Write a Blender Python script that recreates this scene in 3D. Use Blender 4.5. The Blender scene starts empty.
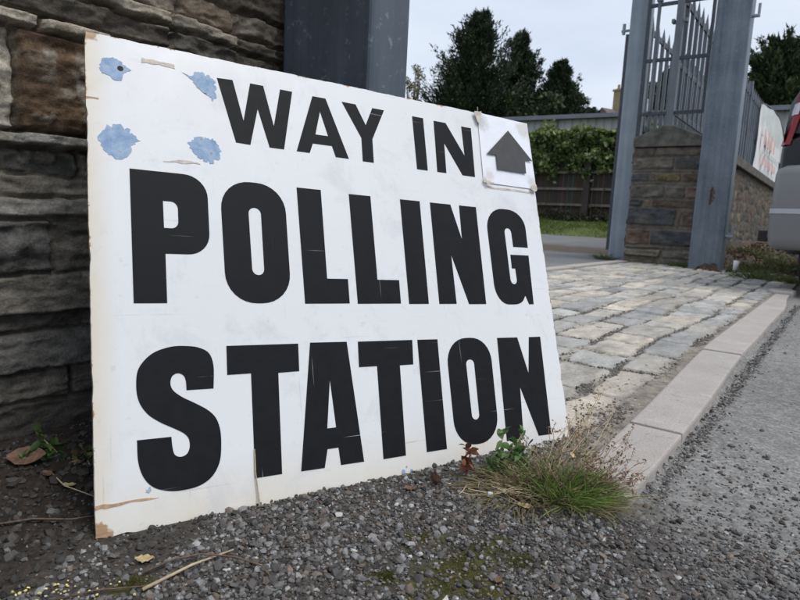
import bpy, math
import numpy as np
from mathutils import Vector, Matrix
rng = np.random.default_rng(7)
R = math.radians
sc = bpy.context.scene
col = sc.collection

# ------------------------------------------------------------------ frame
PH = 0.6291441908710623                      # heading of the street wall
CAMH = 0.42
US, UC = math.sin(PH), math.cos(PH)
U = np.array([US, UC, 0.0]); Wd = np.array([UC, -US, 0.0])   # along wall / out from wall towards the road
def SP(s, p, z=0.0):
    return np.array([US*s + UC*p, UC*s - US*p, z])
def SPa(s, p, z):
    s, p, z = np.broadcast_arrays(np.asarray(s, float), np.asarray(p, float), np.asarray(z, float))
    return np.stack([US*s + UC*p, UC*s - US*p, z], -1)
def toS(x, y): return US*x + UC*y
def toP(x, y): return UC*x - US*y

# ------------------------------------------------------------------ noise
def _h(ix, iy, seed):
    n = (ix.astype(np.int64)*374761393 + iy.astype(np.int64)*668265263 + seed*1442695041) & 0xffffffff
    n = ((n ^ (n >> 13))*1274126177) & 0xffffffff
    n = n ^ (n >> 16)
    return (n & 0xffff)/65535.0
def vn(x, y, seed=0):
    x = np.asarray(x, float); y = np.asarray(y, float)
    ix = np.floor(x); iy = np.floor(y); fx = x-ix; fy = y-iy
    fx = fx*fx*(3-2*fx); fy = fy*fy*(3-2*fy)
    a = _h(ix, iy, seed); b = _h(ix+1, iy, seed); c = _h(ix, iy+1, seed); d = _h(ix+1, iy+1, seed)
    return (a*(1-fx)+b*fx)*(1-fy)+(c*(1-fx)+d*fx)*fy
def fbm(x, y, seed=0, o=4):
    t = 0; a = .5; s = 0
    for i in range(o):
        t = t+a*vn(x*2**i, y*2**i, seed+i*17); s += a; a *= .5
    return t/s-.5
def sst(e0, e1, x):
    t = np.clip((x-e0)/(e1-e0), 0, 1); return t*t*(3-2*t)

# ------------------------------------------------------------------ scene graph helpers
def tag(o, label=None, cat=None, group=None, kind=None):
    if label: o['label'] = label
    if cat: o['category'] = cat
    if group: o['group'] = group
    if kind: o['kind'] = kind
    return o
def empty(name, loc=(0, 0, 0), rz=0.0):
    o = bpy.data.objects.new(name, None); col.objects.link(o)
    o.location = loc; o.rotation_euler = (0, 0, rz); o.empty_display_size = .05
    return o
def link(name, me, mat=None, parent=None):
    if mat is not None and not me.materials: me.materials.append(mat)
    o = bpy.data.objects.new(name, me); col.objects.link(o)
    if parent is not None: o.parent = parent
    return o
def copy_tree(o, parent=None):
    c = o.copy(); col.objects.link(c)
    if parent is not None: c.parent = parent
    for ch in [k for k in bpy.data.objects if k.parent == o]:
        copy_tree(ch, c)
    return c
def npmesh(name, V, F, colr=None, smooth=False, mat=None, parent=None):
    V = np.asarray(V, np.float32).reshape(-1, 3); F = np.asarray(F, np.int32); k = F.shape[1]
    me = bpy.data.meshes.new(name)
    me.vertices.add(len(V)); me.vertices.foreach_set('co', V.ravel())
    me.loops.add(F.size); me.loops.foreach_set('vertex_index', F.ravel())
    me.polygons.add(len(F))
    me.polygons.foreach_set('loop_start', np.arange(0, F.size, k, dtype=np.int32))
    me.polygons.foreach_set('loop_total', np.full(len(F), k, np.int32))
    me.polygons.foreach_set('use_smooth', np.full(len(F), smooth, bool))
    me.update(calc_edges=True)
    if colr is not None:
        a = me.color_attributes.new('Col', 'FLOAT_COLOR', 'POINT')
        C = np.ones((len(V), 4), np.float32); C[:, :3] = colr
        a.data.foreach_set('color', C.ravel())
    return link(name, me, mat, parent)

class MB:
    """collects simple solids, then becomes ONE mesh"""
    def __init__(s): s.v = []; s.f = []
    def add(s, vs, fs):
        n = len(s.v); s.v += [tuple(float(c) for c in v) for v in vs]; s.f += [tuple(i+n for i in f) for f in fs]; return s
    def box(s, a, b, M=None):
        x0, y0, z0 = a; x1, y1, z1 = b
        vs = [(x0,y0,z0),(x1,y0,z0),(x1,y1,z0),(x0,y1,z0),(x0,y0,z1),(x1,y0,z1),(x1,y1,z1),(x0,y1,z1)]
        if M is not None: vs = [M(v) for v in vs]
        return s.add(vs, [(3,2,1,0),(4,5,6,7),(0,1,5,4),(1,2,6,5),(2,3,7,6),(3,0,4,7)])
    def tube(s, pts, rad, n=6, cap=True):
        pts = [np.array(p, float) for p in pts]
        if np.isscalar(rad): rad = [rad]*len(pts)
        vs = []; fs = []
        for i, p in enumerate(pts):
            t = pts[min(i+1, len(pts)-1)]-pts[max(i-1, 0)]; t = t/(np.linalg.norm(t)+1e-9)
            a = np.cross(t, [0, 0, 1.]) if abs(t[2]) < .9 else np.cross(t, [1., 0, 0])
            a /= np.linalg.norm(a); b = np.cross(t, a)
            for k in range(n):
                th = 2*math.pi*k/n; vs.append(p+rad[i]*(a*math.cos(th)+b*math.sin(th)))
        for i in range(len(pts)-1):
            for k in range(n):
                fs.append((i*n+k, i*n+(k+1) % n, (i+1)*n+(k+1) % n, (i+1)*n+k))
        if cap:
            fs.append(tuple(range(n))[::-1]); fs.append(tuple((len(pts)-1)*n+k for k in range(n)))
        return s.add(vs, fs)
    def prism(s, poly, f0, f1):
        """poly 2D list, f0/f1 map 2D->3D for the two ends"""
        n = len(poly); vs = [f0(*p) for p in poly]+[f1(*p) for p in poly]
        fs = [tuple(range(n))[::-1], tuple(range(n, 2*n))]+[(i, (i+1) % n, n+(i+1) % n, n+i) for i in range(n)]
        return s.add(vs, fs)
    def build(s, name, mat=None, parent=None, bevel=0, smooth=False, seg=2):
        me = bpy.data.meshes.new(name); me.from_pydata(s.v, [], s.f)
        import bmesh
        bm = bmesh.new(); bm.from_mesh(me); bmesh.ops.recalc_face_normals(bm, faces=bm.faces)
        if bevel:
            ed = [e for e in bm.edges if len(e.link_faces) == 2 and e.calc_face_angle(0) > .5]
            bmesh.ops.bevel(bm, geom=ed, offset=bevel, segments=seg, profile=.6, affect='EDGES', clamp_overlap=True)
        for f in bm.faces: f.smooth = smooth
        bm.to_mesh(me); bm.free(); me.update()
        return link(name, me, mat, parent)

# ------------------------------------------------------------------ materials
class NT:
    def __init__(s, name):
        s.m = bpy.data.materials.new(name); s.m.use_nodes = True; s.t = s.m.node_tree; s.n = s.t.nodes
        s.b = s.n['Principled BSDF']; s.tc = s.n.new('ShaderNodeTexCoord')
    def new(s, t, **k):
        nd = s.n.new(t)
        for a, b in k.items(): setattr(nd, a, b)
        return nd
    def L(s, a, b): s.t.links.new(a, b)
    def noise(s, scale, detail=6, rough=.6, vec=None, dist=0, sc3=None):
        nd = s.new('ShaderNodeTexNoise'); nd.inputs['Scale'].default_value = scale; nd.inputs['Detail'].default_value = detail
        nd.inputs['Roughness'].default_value = rough; nd.inputs['Distortion'].default_value = dist
        v = vec or s.tc.outputs['Object']
        if sc3 is not None:
            mp = s.new('ShaderNodeMapping'); mp.inputs['Scale'].default_value = sc3; s.L(v, mp.inputs['Vector']); v = mp.outputs[0]
        s.L(v, nd.inputs['Vector']); return nd.outputs['Fac']
    def vor(s, scale, out='Distance', feat='F1', rnd=1, sc3=None):
        nd = s.new('ShaderNodeTexVoronoi', feature=feat); nd.inputs['Scale'].default_value = scale; nd.inputs['Randomness'].default_value = rnd
        v = s.tc.outputs['Object']
        if sc3 is not None:
            mp = s.new('ShaderNodeMapping'); mp.inputs['Scale'].default_value = sc3; s.L(v, mp.inputs['Vector']); v = mp.outputs[0]
        s.L(v, nd.inputs['Vector']); return nd.outputs[out]
    def ramp(s, fac, stops):
        nd = s.new('ShaderNodeValToRGB'); e = nd.color_ramp.elements
        while len(e) < len(stops): e.new(.5)
        for el, (p, c) in zip(e, stops):
            el.position = p; el.color = (*c, 1) if not np.isscalar(c) else (c, c, c, 1)
        s.L(fac, nd.inputs['Fac']); return nd.outputs['Color']
    def mix(s, fac, a, b, mode='MIX'):
        nd = s.new('ShaderNodeMix', data_type='RGBA', blend_type=mode)
        for sk, v in ((nd.inputs[0], fac), (nd.inputs[6], a), (nd.inputs[7], b)):
            if isinstance(v, bpy.types.NodeSocket): s.L(v, sk)
            elif np.isscalar(v): sk.default_value = v if sk == nd.inputs[0] else (v, v, v, 1)
            else: sk.default_value = (*v, 1)
        return nd.outputs[2]
    def math(s, op, a, b=0.0, c=None, clamp=False):
        nd = s.new('ShaderNodeMath', operation=op); nd.use_clamp = clamp
        for i, v in enumerate([a, b]+([c] if c is not None else [])):
            if isinstance(v, bpy.types.NodeSocket): s.L(v, nd.inputs[i])
            else: nd.inputs[i].default_value = v
        return nd.outputs[0]
    def bump(s, h, strength=.5, dist=.01, prev=None):
        nd = s.new('ShaderNodeBump'); nd.inputs['Strength'].default_value = strength; nd.inputs['Distance'].default_value = dist
        s.L(h, nd.inputs['Height'])
        if prev: s.L(prev, nd.inputs['Normal'])
        return nd.outputs[0]
    def fin(s, colr=None, rough=None, nrm=None, metal=None, spec=None):
        b = s.b
        for nm, v in (('Base Color', colr), ('Roughness', rough), ('Metallic', metal), ('Specular IOR Level', spec)):
            if v is None: continue
            if isinstance(v, bpy.types.NodeSocket): s.L(v, b.inputs[nm])
            elif nm == 'Base Color': b.inputs[nm].default_value = (*v, 1)
            else: b.inputs[nm].default_value = v
        if nrm is not None: s.L(nrm, b.inputs['Normal'])
        return s.m
    def attr(s):
        return s.new('ShaderNodeAttribute', attribute_name='Col').outputs['Color']
    def sep(s):
        nd = s.new('ShaderNodeSeparateXYZ'); s.L(s.tc.outputs['Object'], nd.inputs[0]); return nd.outputs

def m_simple(name, c, rough=.6, metal=0, var=.25, scale=20, bump=.1, bd=.002, spec=.5):
    t = NT(name); n = t.noise(scale); cc = np.array(c)
    cr = t.ramp(n, [(.3, tuple(cc*(1-var))), (.7, tuple(np.minimum(cc*(1+var), .95)))])
    return t.fin(cr, rough, t.bump(t.noise(scale*4), bump, bd), metal, spec)
def m_stone(name, s1=25, s2=160, bd=.004, rough=.85, var=.45):
    t = NT(name); a = t.attr()
    n1 = t.noise(s1, 8, .65); n2 = t.noise(s2, 6, .7)
    f = t.mix(.55, n1, n2)
    r = t.ramp(f, [(.3, 1-var), (.5, 1.0), (.72, 1+var*1.2)])
    c = t.mix(1.0, a, r, 'MULTIPLY')
    b1 = t.bump(n1, .6, bd*2.5); b2 = t.bump(n2, .7, bd, b1)
    return t.fin(c, rough, b2, spec=.35)
def m_leaf(name, rough=.55, trans=.25):
    t = NT(name); a = t.attr(); n = t.noise(9)
    c = t.mix(1.0, a, t.ramp(n, [(.3, .75), (.7, 1.2)]), 'MULTIPLY')
    m = t.fin(c, rough, spec=.3)
    t.b.inputs['Transmission Weight'].default_value = 0
    tr = t.new('ShaderNodeBsdfTranslucent'); t.L(c, tr.inputs['Color'])
    mx = t.new('ShaderNodeMixShader'); mx.inputs[0].default_value = trans
    t.L(t.b.outputs[0], mx.inputs[1]); t.L(tr.outputs[0], mx.inputs[2])
    t.L(mx.outputs[0], t.n['Material Output'].inputs['Surface']); return m

M = {}
# painted plywood
def board_mat():
    t = NT('white_painted_board'); o = t.sep(); x, z = o[0], o[2]
    big = t.noise(3.2, 5, .55); fine = t.noise(60, 8, .7); mid = t.noise(14, 6, .6, dist=.6)
    base = t.mix(t.ramp(big, [(.4, 0.0), (.75, .6)]), (.705, .712, .722), (.65, .65, .635))
    # cream staining near the left edge and the foot
    dl = t.math('SUBTRACT', 1.0, t.math('MULTIPLY', x, 24.0), clamp=True)
    df = t.math('MULTIPLY', t.math('SUBTRACT', 1.0, t.math('MULTIPLY', z, 9.0), clamp=True), .8)
    edge = t.math('MAXIMUM', dl, df)
    st = t.math('MULTIPLY', edge, t.math('ADD', mid, .42), clamp=True)
    st = t.ramp(st, [(.15, 0.0), (.95, .75)])
    base = t.mix(st, base, (.62, .54, .40))
    # grey smudges and fine grime
    sm = t.ramp(t.noise(11, 9, .75, dist=.4), [(.53, 0.0), (.72, .5)])
    base = t.mix(sm, base, (.47, .48, .50))
    sp = t.ramp(fine, [(.60, 0.0), (.70, .55)])
    base = t.mix(sp, base, (.50, .48, .44))
    # hairline scratches in two directions
    for sc3, k in (((3, 1, 210), .0), ((160, 1, 5), .3)):
        s = t.ramp(t.noise(1.0, 3, .6, sc3=sc3), [(.66, 0.0), (.71, .5)])
        base = t.mix(t.math('MULTIPLY', s, t.ramp(mid, [(.4, 0.0), (.6, 1.0)])), base, (.42, .40, .37))
    # bare wood where the rim is chipped
    W, H = .8507, .693
    d = t.math('MINIMUM', t.math('MINIMUM', x, t.math('SUBTRACT', W, x)), t.math('MINIMUM', z, t.math('SUBTRACT', H, z)))
    ch = t.math('SUBTRACT', t.math('MULTIPLY', t.math('SUBTRACT', t.noise(22, 8, .75), .5), .036), d)
    chm = t.ramp(t.math('MULTIPLY', ch, 400.0), [(0.0, 0.0), (.6, 1.0)])
    # chipped corners: a lower-left and an upper-left bite
    for cx, cz, rr in ((0.0, 0.0, .021), (0.0, .693, .017)):
        dx = t.math('SUBTRACT', x, cx); dz = t.math('SUBTRACT', z, cz)
        dd = t.math('SQRT', t.math('ADD', t.math('MULTIPLY', dx, dx), t.math('MULTIPLY', dz, dz)))
        q = t.math('SUBTRACT', t.math('ADD', rr, t.math('MULTIPLY', t.math('SUBTRACT', t.noise(45, 6), .5), .03)), dd)
        chm = t.mix(1.0, chm, t.ramp(t.math('MULTIPLY', q, 300.0), [(0.0, 0.0), (.8, .9)]), 'LIGHTEN')
    wood = t.ramp(t.noise(1.0, 6, .6, sc3=(30, 30, 260)), [(.35, (.20, .10, .04)), (.65, (.42, .24, .11))])
    base = t.mix(chm, base, wood)
    b = t.bump(t.noise(300, 4), .08, .0006); b = t.bump(big, .3, .004, b)
    b = t.bump(chm, -.4, .0008, b)
    return t.fin(base, t.ramp(mid, [(.3, .33), (.7, .5)]), b, spec=.45)
M['board'] = board_mat()
def letter_mat():
    t = NT('black_lettering'); n = t.noise(40, 6, .7)
    c = t.ramp(n, [(.3, (.005, .0055, .007)), (.75, (.011, .0115, .013))])
    g = t.ramp(t.noise(9, 6, .6), [(.35, 0.0), (.6, 1.0)])
    for i, (sc3, rz) in enumerate((((4, 1, 190), .25), ((5, 1, 230), -.5), ((170, 1, 4), .1))):
        mp = t.new('ShaderNodeMapping'); mp.inputs['Rotation'].default_value = (0, rz, 0); mp.inputs['Scale'].default_value = sc3
        t.L(t.tc.outputs['Object'], mp.inputs['Vector'])
        s = t.ramp(t.noise(1.0, 2, .5, vec=mp.outputs[0]), [(.715, 0.0), (.745, .75)])
        c = t.mix(t.math('MULTIPLY', s, g), c, (.30, .30, .31))
    sp = t.ramp(t.noise(130, 3, .6), [(.77, 0.0), (.80, .8)])
    c = t.mix(sp, c, (.4, .4, .4))
    return t.fin(c, t.ramp(n, [(.3, .5), (.7, .62)]), t.bump(t.noise(250), .06, .0005), spec=.16)
M['letter'] = letter_mat()
def blob_mat():
    t = NT('blue_paint_remnant'); n = t.noise(55, 6, .7)
    c = t.ramp(n, [(.35, (.17, .27, .42)), (.55, (.27, .38, .54)), (.60, (.36, .42, .48)), (.66, (.20, .21, .22))])
    return t.fin(c, .6, t.bump(t.noise(120), .5, .001))
M['blob'] = blob_mat()
M['smear'] = m_simple('buff_glue_mark', (.50, .44, .38), .6, var=.3, scale=80)
M['wood_scar'] = m_simple('bare_wood_scar', (.40, .26, .15), .8, var=.35, scale=90)
def paper_mat():
    t = NT('laminated_paper'); o = t.sep(); n = t.noise(16, 6, .65)
    c = t.mix(t.ramp(n, [(.5, 0.0), (.8, .5)]), (.78, .79, .84), (.62, .62, .66))
    x, z = o[0], o[2]
    for cx, cz, rr, cc in ((.838, .672, .024, (.58, .55, .50)), (.722, .672, .022, (.5, .5, .5)), (.725, .558, .017, (.6, .57, .54)), (.842, .555, .017, (.56, .54, .52))):
        dx = t.math('SUBTRACT', x, cx); dz = t.math('SUBTRACT', z, cz)
        dd = t.math('SQRT', t.math('ADD', t.math('MULTIPLY', dx, dx), t.math('MULTIPLY', dz, dz)))
        q = t.math('SUBTRACT', t.math('ADD', rr, t.math('MULTIPLY', t.math('SUBTRACT', t.noise(70, 5), .5), .03)), dd)
        c = t.mix(t.ramp(t.math('MULTIPLY', q, 90.0), [(0.0, 0.0), (1.0, .8)]), c, cc)
    return t.fin(c, .28, t.bump(n, .35, .004), spec=.5)
M['paper'] = paper_mat()
M['arrow'] = m_simple('printed_grey_arrow', (.040, .039, .041), .5, var=.15, scale=60)
M['tack'] = m_simple('dull_tack', (.25, .25, .25), .4, metal=.8)
M['stone'] = m_stone('rubble_stone', 30, 220, .004, .85, .6)
M['stone_far'] = m_stone('rubble_stone_coarse', 9, 50, .008)
M['setts'] = m_stone('granite_setts', 110, 420, .0022, .8, .5)
def kerb_mat():
    t = NT('kerb_granite'); n = t.noise(320, 5, .75); b = t.noise(7, 6, .6)
    c = t.ramp(n, [(.3, (.225, .20, .18)), (.5, (.40, .365, .335)), (.7, (.54, .495, .46))])
    c = t.mix(t.ramp(b, [(.35, .0), (.75, .5)]), c, (.25, .23, .205)); sp = t.ramp(t.noise(28, 7, .75), [(.60, 0.0), (.68, .55)]); c = t.mix(sp, c, (.14, .125, .105)); ch_ = t.ramp(t.noise(13, 3, .5), [(.66, 0.0), (.70, .5)]); c = t.mix(ch_, c, (.46, .44, .40))
    return t.fin(c, .85, t.bump(b, .25, .006, t.bump(n, .5, .0015)), spec=.3)
M['kerb'] = kerb_mat()
def paint_steel(name, c0, c1, rough=.42, rust=.66):
    t = NT(name); n = t.noise(2.2, 8, .65); st = t.noise(1.0, 6, .65, sc3=(16, 16, .8)); f = t.noise(45, 6, .7)
    c = t.mix(t.ramp(t.mix(.5, n, st), [(.36, 0.0), (.64, 1.0)]), c0, c1)
    c = t.mix(t.ramp(f, [(.58, 0.0), (.70, .5)]), c, (.34, .36, .38))
    c = t.mix(t.ramp(t.math('MULTIPLY', t.noise(6, 8, .7), 1.0), [(rust, 0.0), (rust+.05, .9)]), c, (.12, .055, .035))
    return t.fin(c, t.ramp(st, [(.3, rough-.08), (.7, rough+.16)]), t.bump(f, .15, .001, t.bump(n, .2, .006)), spec=.5)
M['steel'] = paint_steel('blue_grey_painted_steel', (.060, .082, .108), (.19, .225, .26))
M['steel_shaded'] = paint_steel('shaded_blue_painted_steel', (.030, .042, .060), (.095, .115, .14), .4, .8)  # blue grey post paint darkened to carry the shade beside the wall
M['steel_pale'] = paint_steel('pale_grey_painted_steel', (.17, .21, .25), (.29, .33, .36), .45, .8)
M['rail'] = paint_steel('railing_steel', (.075, .09, .11), (.17, .19, .21), .5, .8)
M['rail_dark'] = paint_steel('dark_railing_steel', (.028, .034, .044), (.06, .07, .085), .5, .8)
M['rust'] = m_simple('rust', (.105, .072, .058), .9, var=.5, scale=40)
M['leaf'] = m_leaf('foliage')
M['needle'] = m_leaf('evergreen_foliage', .6, .12)
M['blade'] = m_leaf('grass_blades', .5, .35)
M['bark'] = m_simple('bark', (.07, .05, .035), .9, var=.4, scale=14, bump=.6, bd=.02)
M['deadleaf'] = m_simple('dead_leaf', (.13, .072, .045), .7, var=.45, scale=120, bump=.4, bd=.002)
M['paleleaf'] = m_simple('pale_dead_leaf', (.42, .33, .17), .7, var=.35, scale=120, bump=.4, bd=.002)
M['straw'] = m_simple('dry_straw', (.42, .34, .22), .8, var=.3, scale=150)
M['twig'] = m_simple('twig_bark', (.12, .085, .06), .85, var=.4, scale=150)
M['twig_pale'] = m_simple('reddish_dry_stem', (.28, .19, .13), .8, var=.3, scale=150)
M['redstem'] = m_simple('red_stem', (.16, .05, .04), .6, var=.3, scale=120)
def plank():
    t = NT('weathered_fence_wood'); n = t.noise(1.0, 8, .65, sc3=(3, 3, .5)); g = t.noise(1.0, 6, .7, sc3=(60, 60, 2))
    id_ = t.vor(1.0, 'Color', sc3=(4.1, 4.1, .01))
    c = t.ramp(t.mix(.5, n, g), [(.3, (.028, .02, .016)), (.55, (.06, .045, .036)), (.75, (.10, .08, .065))])
    c = t.mix(.35, c, t.mix(1.0, c, id_, 'MULTIPLY'))
    return t.fin(c, .85, t.bump(g, .5, .004))
M['plank'] = plank()
M['fence_rail'] = m_simple('pale_weathered_rail', (.17, .14, .115), .85, var=.35, scale=6, bump=.4, bd=.01)
def clad():
    t = NT('ribbed_metal_cladding'); n = t.noise(1.0, 5, .6, sc3=(2, 2, .3))
    c = t.ramp(n, [(.3, (.36, .37, .37)), (.7, (.46, .47, .47))])
    return t.fin(c, .5)
M['clad'] = clad()
M['roofm'] = m_simple('grey_roof_metal', (.16, .175, .20), .45, var=.15, scale=1.5)
M['darkglass'] = m_simple('dark_window_glass', (.02, .022, .025), .15, var=.2, scale=3, bump=0)
M['white'] = m_simple('white_plastic', (.65, .66, .66), .5, var=.1)
M['car'] = m_simple('black_car_paint', (.004, .004, .005), .3, var=.1, scale=2, bump=0)
M['carglass'] = m_simple('car_glass', (.012, .013, .014), .06, var=.1, bump=0)
M['bumper'] = m_simple('grey_bumper_plastic', (.185, .185, .185), .42, var=.06, scale=3, bump=.15, bd=.001)
M['trim'] = m_simple('silver_bumper_strip', (.42, .43, .44), .35, var=.05, bump=0)
M['redlens'] = m_simple('red_lamp_lens', (.22, .004, .008), .1, var=.1, bump=0)
M['clearlens'] = m_simple('clear_lamp_lens', (.55, .53, .55), .12, var=.1, bump=0)
M['rubber'] = m_simple('black_rubber', (.012, .012, .012), .75, var=.2, scale=20)
M['alloy'] = m_simple('wheel_alloy', (.45, .45, .46), .3, metal=.8, var=.1)
M['brick'] = m_simple('yellow_brick', (.33, .25, .14), .85, var=.3, scale=5)
M['tile'] = m_simple('roof_tile', (.12, .09, .08), .8, var=.3, scale=5)
M['sheet'] = m_simple('grey_plastic_sheet', (.60, .62, .60), .5, var=.15, scale=3)
def banner():
    t = NT('white_banner_fabric'); o = t.sep(); n = t.noise(2.5, 4)
    c = t.mix(n, (.70, .68, .68), (.78, .76, .76))
    return t.fin(c, .6)
M['banner'] = banner()
M['bannerred'] = m_simple('faded_red_print', (.72, .42, .40), .6, var=.2, scale=6)
M['bannergrey'] = m_simple('faded_grey_print', (.55, .55, .57), .6, var=.2, scale=6)
def gravel_mat():
    t = NT('crushed_gravel'); a = t.attr(); n = t.noise(500, 4, .7)
    c = t.mix(1.0, a, t.ramp(n, [(.3, .7), (.7, 1.25)]), 'MULTIPLY')
    return t.fin(c, .8, t.bump(n, .4, .0006), spec=.35)
M['gravel'] = gravel_mat()
def ground_mat():
    t = NT('worn_tarmac_ground'); a = t.attr()          # attribute carries the surface kind's own colour
    v1 = t.vor(210, 'Color'); d1 = t.vor(210, 'Distance'); d2 = t.vor(480, 'Distance')
    n = t.noise(2.1, 8, .6); n2 = t.noise(35, 8, .7); n3 = t.noise(700, 3, .7)
    g = t.new('ShaderNodeRGBToBW'); t.L(v1, g.inputs[0])
    k = t.ramp(g.outputs[0], [(.15, .76), (.5, 1.0), (.85, 1.28)])
    c = t.mix(1.0, a, k, 'MULTIPLY')
    c = t.mix(1.0, c, t.ramp(n2, [(.3, .72), (.7, 1.22)]), 'MULTIPLY')
    c = t.mix(1.0, c, t.ramp(n, [(.3, .85), (.7, 1.12)]), 'MULTIPLY')
    n4 = t.noise(110, 4, .8); c = t.mix(1.0, c, t.ramp(n4, [(.34, .72), (.5, 1.0), (.66, 1.25)]), 'MULTIPLY')
    c = t.mix(.3, c, t.mix(1.0, c, t.ramp(n3, [(.3, .4), (.7, 1.6)]), 'MULTIPLY'))
    b = t.bump(d1, -.5, .0014); b = t.bump(d2, -.6, .001, b); b = t.bump(n2, .5, .005, b)
    return t.fin(c, .88, b, spec=.25)
M['ground'] = ground_mat()

# ------------------------------------------------------------------ camera
PITCH, ROLL, F = 0.13813996501963813, 0.04868056491719993, 606.7448823817655
Fv = Vector((0, math.cos(PITCH), -math.sin(PITCH))); Rv = Vector((1, 0, 0)); Uv = Rv.cross(Fv)
R2 = Rv*math.cos(ROLL)+Uv*math.sin(ROLL); U2 = -Rv*math.sin(ROLL)+Uv*math.cos(ROLL)
cd = bpy.data.cameras.new('camera'); cam = bpy.data.objects.new('camera', cd); col.objects.link(cam)
mw = Matrix((R2, U2, -Fv)).transposed().to_4x4(); mw.translation = (0, 0, CAMH); cam.matrix_world = mw
cd.sensor_width = 36; cd.lens = F*36/800; cd.clip_start = .02; cd.clip_end = 2000
cd.dof.use_dof = True; cd.dof.focus_distance = .98; cd.dof.aperture_fstop = 13
sc.camera = cam

# ------------------------------------------------------------------ ground
def zg(x, y):
    x = np.asarray(x, float); y = np.asarray(y, float); s = toS(x, y); p = toP(x, y)
    z = .12*sst(9.5, 14.7, s)+.38*sst(14.5, 17.4, s)+.002*np.clip(s-18, 0, 300)
    road = sst(-.245, -.21, p)*sst(.80, 1.0, s)*(1-sst(5.6, 6.4, s))
    z = z-.022*road
    # loose dirt banked against the foot of the boundary wall
    bank = np.exp(-((p+1.02)/.17)**2)*(1-sst(.9, 1.0, s))*.045
    bank2 = np.exp(-((p+1.25)/.45)**2)*sst(7.6, 8.6, s)*(1-sst(13, 15, s))*.16
    near = np.exp(-((x)**2+(y-1)**2)/9)
    z = z+bank+bank2+(fbm(x*6, y*6, 3)*.012+fbm(x*1.3, y*1.3, 9)*.008)*near*(1-.6*road)
    z = z-.010*((s > 1.0) & (s < 7.5) & (p > -2.2) & (p < -.25))      # tray under the setts
    return z
def graded(n, first, ratio, lo, hi):
    st = np.cumsum(first*ratio**np.arange(n)); return st
a = graded(260, .0045, 1.0, 0, 0)
rr = [.0045*min(1.045**max(0, i-120), 1e9) for i in range(420)]
pos = np.cumsum(rr); pos = pos[pos < 420]
xs = np.concatenate([-pos[::-1], [0], pos]); ys = np.concatenate([-pos[::-1], [0], pos])+.95
ys = ys[ys > -60]
GX, GY = np.meshgrid(xs, ys)
GZ = zg(GX, GY)
S_, P_ = toS(GX, GY), toP(GX, GY)
def lerp(a, b, m): return a*(1-m[..., None])+np.array(b)*m[..., None]
C = np.zeros(GX.shape+(3,)); C[:] = (.205, .198, .188)                      # worn road tarmac
wv = fbm(GX*5, GY*5, 40)
fore = (1-sst(.80, 1.10, S_+wv*.22+.20*sst(-.25, .15, P_)))*(1-.45*sst(-.25, .0, P_))
C = lerp(C, (.060, .052, .046), fore)                          # dark grit where the gravel lies
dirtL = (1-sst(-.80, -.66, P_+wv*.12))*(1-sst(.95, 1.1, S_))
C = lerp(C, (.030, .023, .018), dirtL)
beyond = (P_ < -2.15)*1.0
C = lerp(C, (.17, .17, .168), beyond)
strip = sst(8.6, 9.0, S_+wv*.6)*(1-sst(10.6, 11.2, S_+wv*.6))*(P_ < -2.2)
C = lerp(C, (.11, .088, .066), strip)
gr = sst(14.4, 14.9, S_+wv*.5)
C = lerp(C, (.09, .12, .035), gr)
bankm = sst(-1.4, -1.3, P_)*(1-sst(-.75, -.45, P_+wv*.5))*sst(7.35, 7.7, S_+wv*.4)
bankm2 = sst(7.7, 8.2, S_+wv)*(P_ > -1.3)*(P_ < .4)
C = lerp(C, (.060, .045, .034), np.maximum(bankm, bankm2*.8))
vergem = sst(5.0, 5.3, S_+wv*.5)*(1-sst(-.1, .2, P_+wv))*(P_ > -1.4)*.6
C = lerp(C, (.07, .058, .046), vergem)
# moss patches in the gravel
def ppt(s, p): return US*s+UC*p, UC*s-US*p
MOSS = [(.055, .742, .035), (.10, .70, .04), (.065, .66, .05), (.13, .735, .035), (.11, .645, .045), (.17, .70, .03), (-.28, .615, .02), (.0, .655, .02), (.33, .86, .015)]
mm = np.zeros(GX.shape)
for mx, my, mr in MOSS:
    d = np.hypot(GX-mx, (GY-my)*1.2)/mr
    mm = np.maximum(mm, sst(1.25, .55, d+fbm(GX*45, GY*45, 5)*2.2))
C = lerp(C, (.055, .052, .012), mm*.85)
ny, nx = GX.shape
idx = np.arange(nx*ny).reshape(ny, nx)
Fq = np.stack([idx[:-1, :-1], idx[:-1, 1:], idx[1:, 1:], idx[1:, :-1]], -1).reshape(-1, 4)
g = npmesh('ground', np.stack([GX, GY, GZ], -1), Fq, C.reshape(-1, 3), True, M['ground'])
tag(g, kind='structure')

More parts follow.
